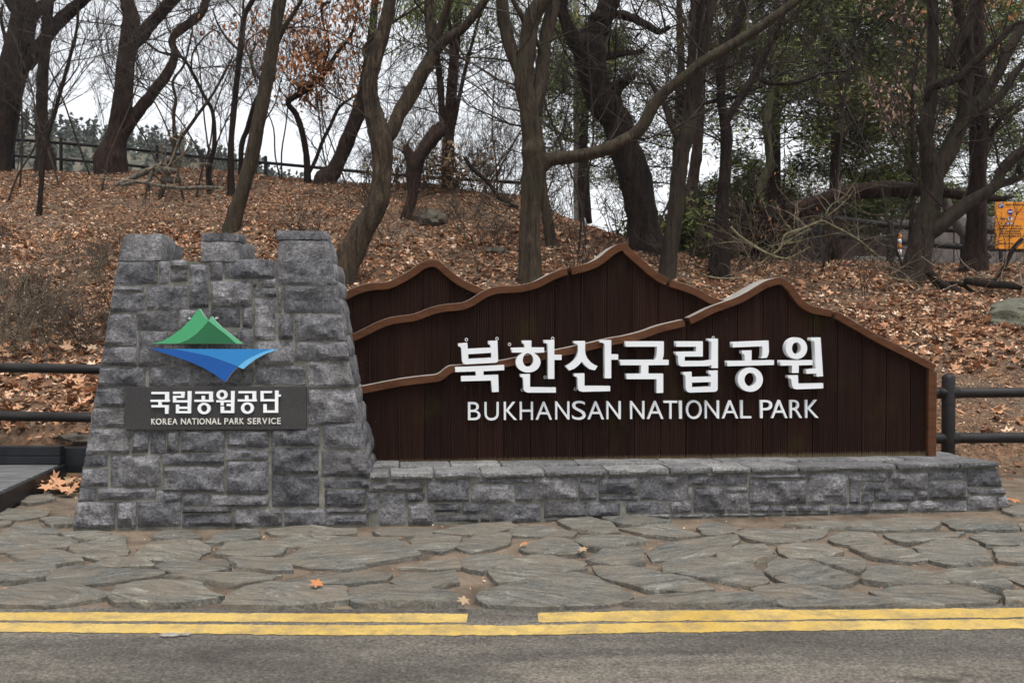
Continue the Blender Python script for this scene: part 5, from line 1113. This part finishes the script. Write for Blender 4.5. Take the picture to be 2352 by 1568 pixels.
def sapling(u, v0, h, label, group, Y=None, mat=None, lev=2, lean=None, r=.022, kids=5):
    b = hit_ground(u, v0) if Y is None else at(u, v0, Y); b.z = tz(b.x, b.y) - .05
    root = thing('sapling', label, 'sapling', tuple(b), 0, group); P = [np.zeros(3)]; d = np.array([lean if lean is not None else random.uniform(-.3, .3), random.uniform(-.2, .2), 1.])
    for k in range(6): d = d + RNG.normal(0, .14, 3); d[2] = max(d[2], .6); d /= np.linalg.norm(d); P.append(P[-1] + d * h / 6)
    P = np.array(P); tube('trunk', P, np.linspace(r, r * .35, 7), mat or M_TWIGDARK, root, 6, .05, 3); tw = Twigs()
    for k in range(10):
        i = random.randrange(2, 6); q = P[i] + (P[i + 1] - P[i]) * random.random(); dd = RNG.normal(0, .8, 3); dd[2] = abs(dd[2]) + .5
        tw.grow(q, dd, h * random.uniform(.16, .34), r * .4, lev, .55, .1, kids, None, .0025)
    tw.build('crown', mat or M_TWIGDARK, root)
    relabel(root, label, ('tall' if h > 4.6 else 'mid-height' if h > 3.6 else 'short') + (' upright' if abs(P[-1][0]) < .12 * h else ' leaning')); return root
for i in range(30):
    u = random.uniform(-60, 1250) if i < 22 else random.uniform(1250, 2400); v0 = random.uniform(395, 470) if u < 1250 else random.uniform(560, 620)
    sapling(u, v0, random.uniform(3.0, 6.0), 'bare sapling', 'bare saplings near the crest')
for i in range(26):
    u = random.uniform(-40, 1350); sapling(u, 0, random.uniform(2.5, 5), 'bare sapling behind the crest fence', 'saplings beyond the crest fence', Y=random.uniform(23.5, 28), r=.018)
for i in range(26):
    u = random.uniform(820, 1250) if i < 16 else random.uniform(1250, 2300); Y = random.uniform(18.5, 22) if u < 1250 else random.uniform(15.5, 19)
    hh = random.uniform(1.1, 2.0); oo = bush(u, 400, 1.5, hh, Y, None, 'tangle of fine bare twigs growing along the crest', 0, 'bare twig tangles along the crest', 'brush', None, .1, M_TWIG if i % 2 else M_TWIGDARK, 0, 3, 5, kids=4, r0=.012)
    relabel(oo, ('brown' if i % 2 else 'dark') + ' tangle of fine twigs', 'high' if hh > 1.55 else 'low')
for i in range(26):
    u, v0 = random.uniform(-30, 300), random.uniform(600, 850); b = hit_ground(u, v0)
    hh = random.uniform(.5, .85); oo = bush(u, v0, 1.0, hh, b.y, None, 'low brown thorny brush on the slope left of the tower', 40, 'low brown brush left of the tower', 'brush', M_PALELEAF, .035, M_TWIGPALE if i % 3 == 0 else M_TWIG, 1, 2, 7, kids=5, r0=.008)
    relabel(oo, ('straw-coloured' if i % 3 == 0 else 'brown') + ' thorny brush', 'taller' if hh > .68 else 'low')
for i in range(34):
    u = random.uniform(300, 2330); v0 = random.uniform(440, 590) if u < 1300 else random.uniform(600, 680); b = hit_ground(u, v0)
    hh = random.uniform(.5, 1.1); oo = bush(u, v0, .9, hh, b.y, None, 'thin bare brush scattered over the leafy slope', 0, 'thin brush on the slope', 'brush', None, .1, M_TWIG if i % 2 else M_TWIGDARK, 0, 2, 5, kids=4, r0=.008)
    relabel(oo, ('brown' if i % 2 else 'dark') + ' thin brush on the leaves', 'taller' if hh > .8 else 'low')

# ------------------------------------------------------------------ far side: wall, path rails, notice board, pole, distant wood
wall = thing('retaining_wall', 'pinkish grey retaining wall of large slabs behind the right trees', 'wall', tuple(at(2320, 600, 25)))
M_WALL = mat_simple('pinkish_grey_concrete', (.13, .112, .105), (.22, .195, .185), 2, .9, .01, 30)
M_WALLRED = mat_simple('dark_red_stone', (.06, .038, .034), (.12, .08, .072), 3, .9, .01, 30)
for i, (ua, ub, vt, vb, m) in enumerate([(2060, 2190, 505, 592, M_WALL), (2192, 2352, 498, 592, M_WALL), (2354, 2560, 494, 592, M_WALL), (1780, 1878, 545, 600, M_WALLRED), (1880, 1980, 545, 600, M_WALLRED), (1982, 2058, 545, 600, M_WALLRED)]):
    a, b, c, d = [at(u, v_, 25) - wall.location for u, v_ in ((ua, vb + 20), (ub, vb + 20), (ub, vt), (ua, vt))]; slab([a, b, c, d], (0, -1, 0), .4, 'wall_slab', m, wall, .02)
kb = slab([Vector(at(u, v_, 22.5)) for u, v_ in ((1960, 602), (2110, 606), (2110, 592), (1960, 588))], (0, -1, 0), .25, 'kerb_stone', mat_simple('pale_kerb', (.25, .24, .22), (.36, .35, .33), 3), None, .02); tag(kb, 'pale grey kerb stone along the path behind the fallen trunk', 'kerb')
fp = thing('post_and_rail_fence', 'black rail fence along the far path behind the fallen trunk', 'fence', tuple(at(2100, 590, 22)))
for pts in ([(1850, 497), (1900, 500), (2000, 512), (2075, 520), (2200, 528), (2352, 532), (2520, 536)], [(1850, 532), (1900, 536), (2000, 550), (2075, 556), (2200, 566), (2352, 572), (2520, 578)]): rail([loc(at(u, v_, 22), fp) for u, v_ in pts], .075, fp, sides=8)
for u, vt in ((1880, 488), (2045, 505), (2215, 518), (2420, 524)): p = at(u, vt, 22); q = Vector(loc(p, fp)); post(q.x, q.y, -1.0, q.z, .09, fp)
nb = thing('notice_board', 'orange notice board with blue round symbols beside the retaining wall', 'sign', tuple(at(2330, 573, 21.5)))
M_OR = flat('orange_board', (.75, .27, .02)); M_NAVY = flat('navy_print', (.03, .03, .22)); M_WPR = flat('white_print', (.75, .75, .75)); M_BLK = flat('dark_print', (.10, .05, .02)); M_PINK = flat('red_print', (.62, .16, .10))
cN = crop(2400, 480, 9.8)
def nbq(x0, y0, x1, y1, c, name, m, th=.004): return slab([at(*cN(x, y), 21.5) - nb.location + Vector((0, c, 0)) for x, y in ((x0, y1), (x1, y1), (x1, y0), (x0, y0))], (0, -1, 0), th, name, m, nb, .001)
nbq(870, 245, 2300, 1390, 0, 'board', M_OR, .05)
for x in (1000, 2150): nbq(x, 1392, x + 60, 2050, .02, 'leg', M_FENCE, .08)
def nbdisc(x, y, r, c, m, name):
    p = at(*cN(x, y), 21.5) - nb.location; R_ = r / 9.8 * K / F * 21.5; v = [(p.x + R_ * math.cos(2 * math.pi * i / 24), c, p.z + R_ * math.sin(2 * math.pi * i / 24)) for i in range(24)]
    v += [(x_, y_ + .004, z_) for x_, y_, z_ in v]; obj(name, mesh(name, v, [tuple(range(23, -1, -1))] + [(i, (i + 1) % 24, 24 + (i + 1) % 24, 24 + i) for i in range(24)]), m, nb)
nbq(945, 270, 1060, 390, -.006, 'parking_symbol', M_NAVY)
def nbglyph(ch, x0, x1, yt, yb_, m):
    cu = bpy.data.curves.new('g', 'FONT'); cu.body = ch; cu.extrude = .01; o = bpy.data.objects.new('g', cu); me = bpy.data.meshes.new_from_object(o); bpy.data.objects.remove(o); bpy.data.curves.remove(cu)
    co = np.empty(len(me.vertices) * 3, np.float32); me.vertices.foreach_get('co', co); co = co.reshape(-1, 3); mn, mx = co.min(0), co.max(0); out = []
    for a, b, c in co:
        p = at(*cN(x0 + (x1 - x0) * (a - mn[0]) / (mx[0] - mn[0]), yb_ + (yt - yb_) * (b - mn[1]) / (mx[1] - mn[1])), 21.5) - nb.location; out.append((p.x, -.012 if c > 0 else -.008, p.z))
    me.vertices.foreach_set('co', np.array(out, np.float32).ravel()); me.update(); obj('letter', me, m, nb)
nbglyph('P', 965, 1040, 285, 375, M_WPR)
nbdisc(1228, 487, 78, -.006, M_PINK, 'round_symbol'); nbdisc(1228, 487, 64, -.011, M_NAVY, 'round_symbol'); nbq(1175, 470, 1285, 502, -.016, 'symbol_bar', M_WPR)
nbdisc(1220, 648, 70, -.006, M_PINK, 'round_symbol'); nbdisc(1220, 648, 56, -.011, M_WPR, 'round_symbol'); nbq(1200, 615, 1232, 685, -.016, 'symbol_figure', M_BLK)
nbq(1115, 752, 1322, 798, -.006, 'caption_bar', M_NAVY)
for x0 in (1140, 1232): nbq(x0, 762, x0 + 58, 788, -.011, 'caption_mark', M_WPR)
rr = random.Random(4)
for yrow, xa, xb in ((310, 1110, 2200), (832, 950, 1500), (898, 950, 1520), (962, 950, 1480), (1022, 950, 1470), (1082, 950, 1470), (1262, 915, 1400), (480, 1340, 2100), (650, 1320, 2050), (650, 990, 1100)):
    x = xa
    while x < xb:
        w_ = rr.uniform(26, 40); nbq(x, yrow - 18, x + w_, yrow + 18, -.006, 'print_mark', M_PINK if yrow in (480, 650) and x > 1200 else M_BLK); x += w_ + rr.choice([8, 10, 30])
up = thing('utility_pole', 'pale concrete utility pole rising beside the gnarled tree', 'pole', tuple(at(1326, 470, 30)))
p0, p1_ = at(1326, 500, 30) - up.location, at(1322, -250, 30) - up.location; tube('shaft', [p0 - Vector((0, 0, 3)), p0.lerp(p1_, .5), p1_], [.12, .105, .09], mat_simple('pole_concrete', (.22, .205, .18), (.30, .28, .25), 3), up, 12, 0)
bk = at(1326, 40, 30) - up.location; slab([bk + Vector((-.4, -.12, -.03)), bk + Vector((.4, -.12, -.03)), bk + Vector((.4, -.12, .03)), bk + Vector((-.4, -.12, .03))], (0, -1, 0), .05, 'crossarm', M_FENCE, up)
dp = thing('delineator_post', 'short orange and white striped post behind the spreading tree', 'post', tuple(at(2066, 590, 21)))
for k in range(4):
    a = at(2066, 585 - k * 12, 21) - dp.location; tube('band', [a, a + Vector((0, 0, .115))], [.045, .045], M_OR if k % 2 else M_WPR, dp, 10, 0, 2)

# distant wooded hill
hx = np.linspace(-130, 60, 80); hy = np.linspace(110, 330, 24); HX, HY = np.meshgrid(hx, hy)
crest = np.interp(HX, [-140, -73, -62, -53, -43, -33, 0, 60], [39, 34.5, 32.5, 31, 28.5, 24.5, 12, 5])
HZ = -2 + crest * np.clip((HY - 110) / 40, 0, 1) ** .7 * np.clip((330 - HY) / 150, 0, 1)
i_ = np.arange(80 * 24).reshape(24, 80); fq = np.stack([i_[:-1, :-1], i_[:-1, 1:], i_[1:, 1:], i_[1:, :-1]], -1).reshape(-1, 4)
structure(obj('distant_hill', fmesh('distant_hill', np.stack([HX, HY, HZ], -1).reshape(-1, 3), fq), M_HILL, smooth=True))
pos = []
for _ in range(2000):
    x = RNG.uniform(-128, 40); y = RNG.uniform(112, 190); z = float(-2 + np.interp(x, [-140, -73, -62, -53, -43, -33, 0, 60], [39, 34.5, 32.5, 31, 28.5, 24.5, 12, 5]) * min(1, max(0, (y - 110) / 40)) ** .7)
    hgt = RNG.uniform(2.2, 4.2); m_ = 40; t = RNG.random(m_); r_ = (1 - t) * hgt * .34 * RNG.random(m_) ** .5; a = RNG.uniform(0, 6.28, m_)
    pos.append(np.stack([x + r_ * np.cos(a), y + r_ * np.sin(a), z + t * hgt], -1))
pos = np.vstack(pos); v, f = scatter_leaves(LEAF_B, FB, pos, RNG.uniform(.5, 1.1, len(pos)), 1.0)
dw = obj('distant_wood', fmesh('distant_wood', v, f), M_FAR); stuff(dw); dw['label'] = 'distant wooded hillside seen past the left crest fence'; dw['category'] = 'wood'

# ------------------------------------------------------------------ thin winter haze
hz = bpy.data.materials.new('pale_haze'); hz.use_nodes = True; hn = hz.node_tree; hn.nodes.clear()
ho = hn.nodes.new('ShaderNodeOutputMaterial'); hv = hn.nodes.new('ShaderNodeVolumePrincipled'); hn.links.new(hv.outputs[0], ho.inputs['Volume'])
hv.inputs['Color'].default_value = (.80, .88, .98, 1); hv.inputs['Density'].default_value = .00030; hv.inputs['Anisotropy'].default_value = .2
hb = mesh('haze', [(x, y, z) for z in (-4, 46) for x, y in ((-410, -32), (410, -32), (410, 510), (-410, 510))], [(3, 2, 1, 0), (4, 5, 6, 7), (0, 1, 5, 4), (1, 2, 6, 5), (2, 3, 7, 6), (3, 0, 4, 7)])
stuff(obj('haze', hb, hz))
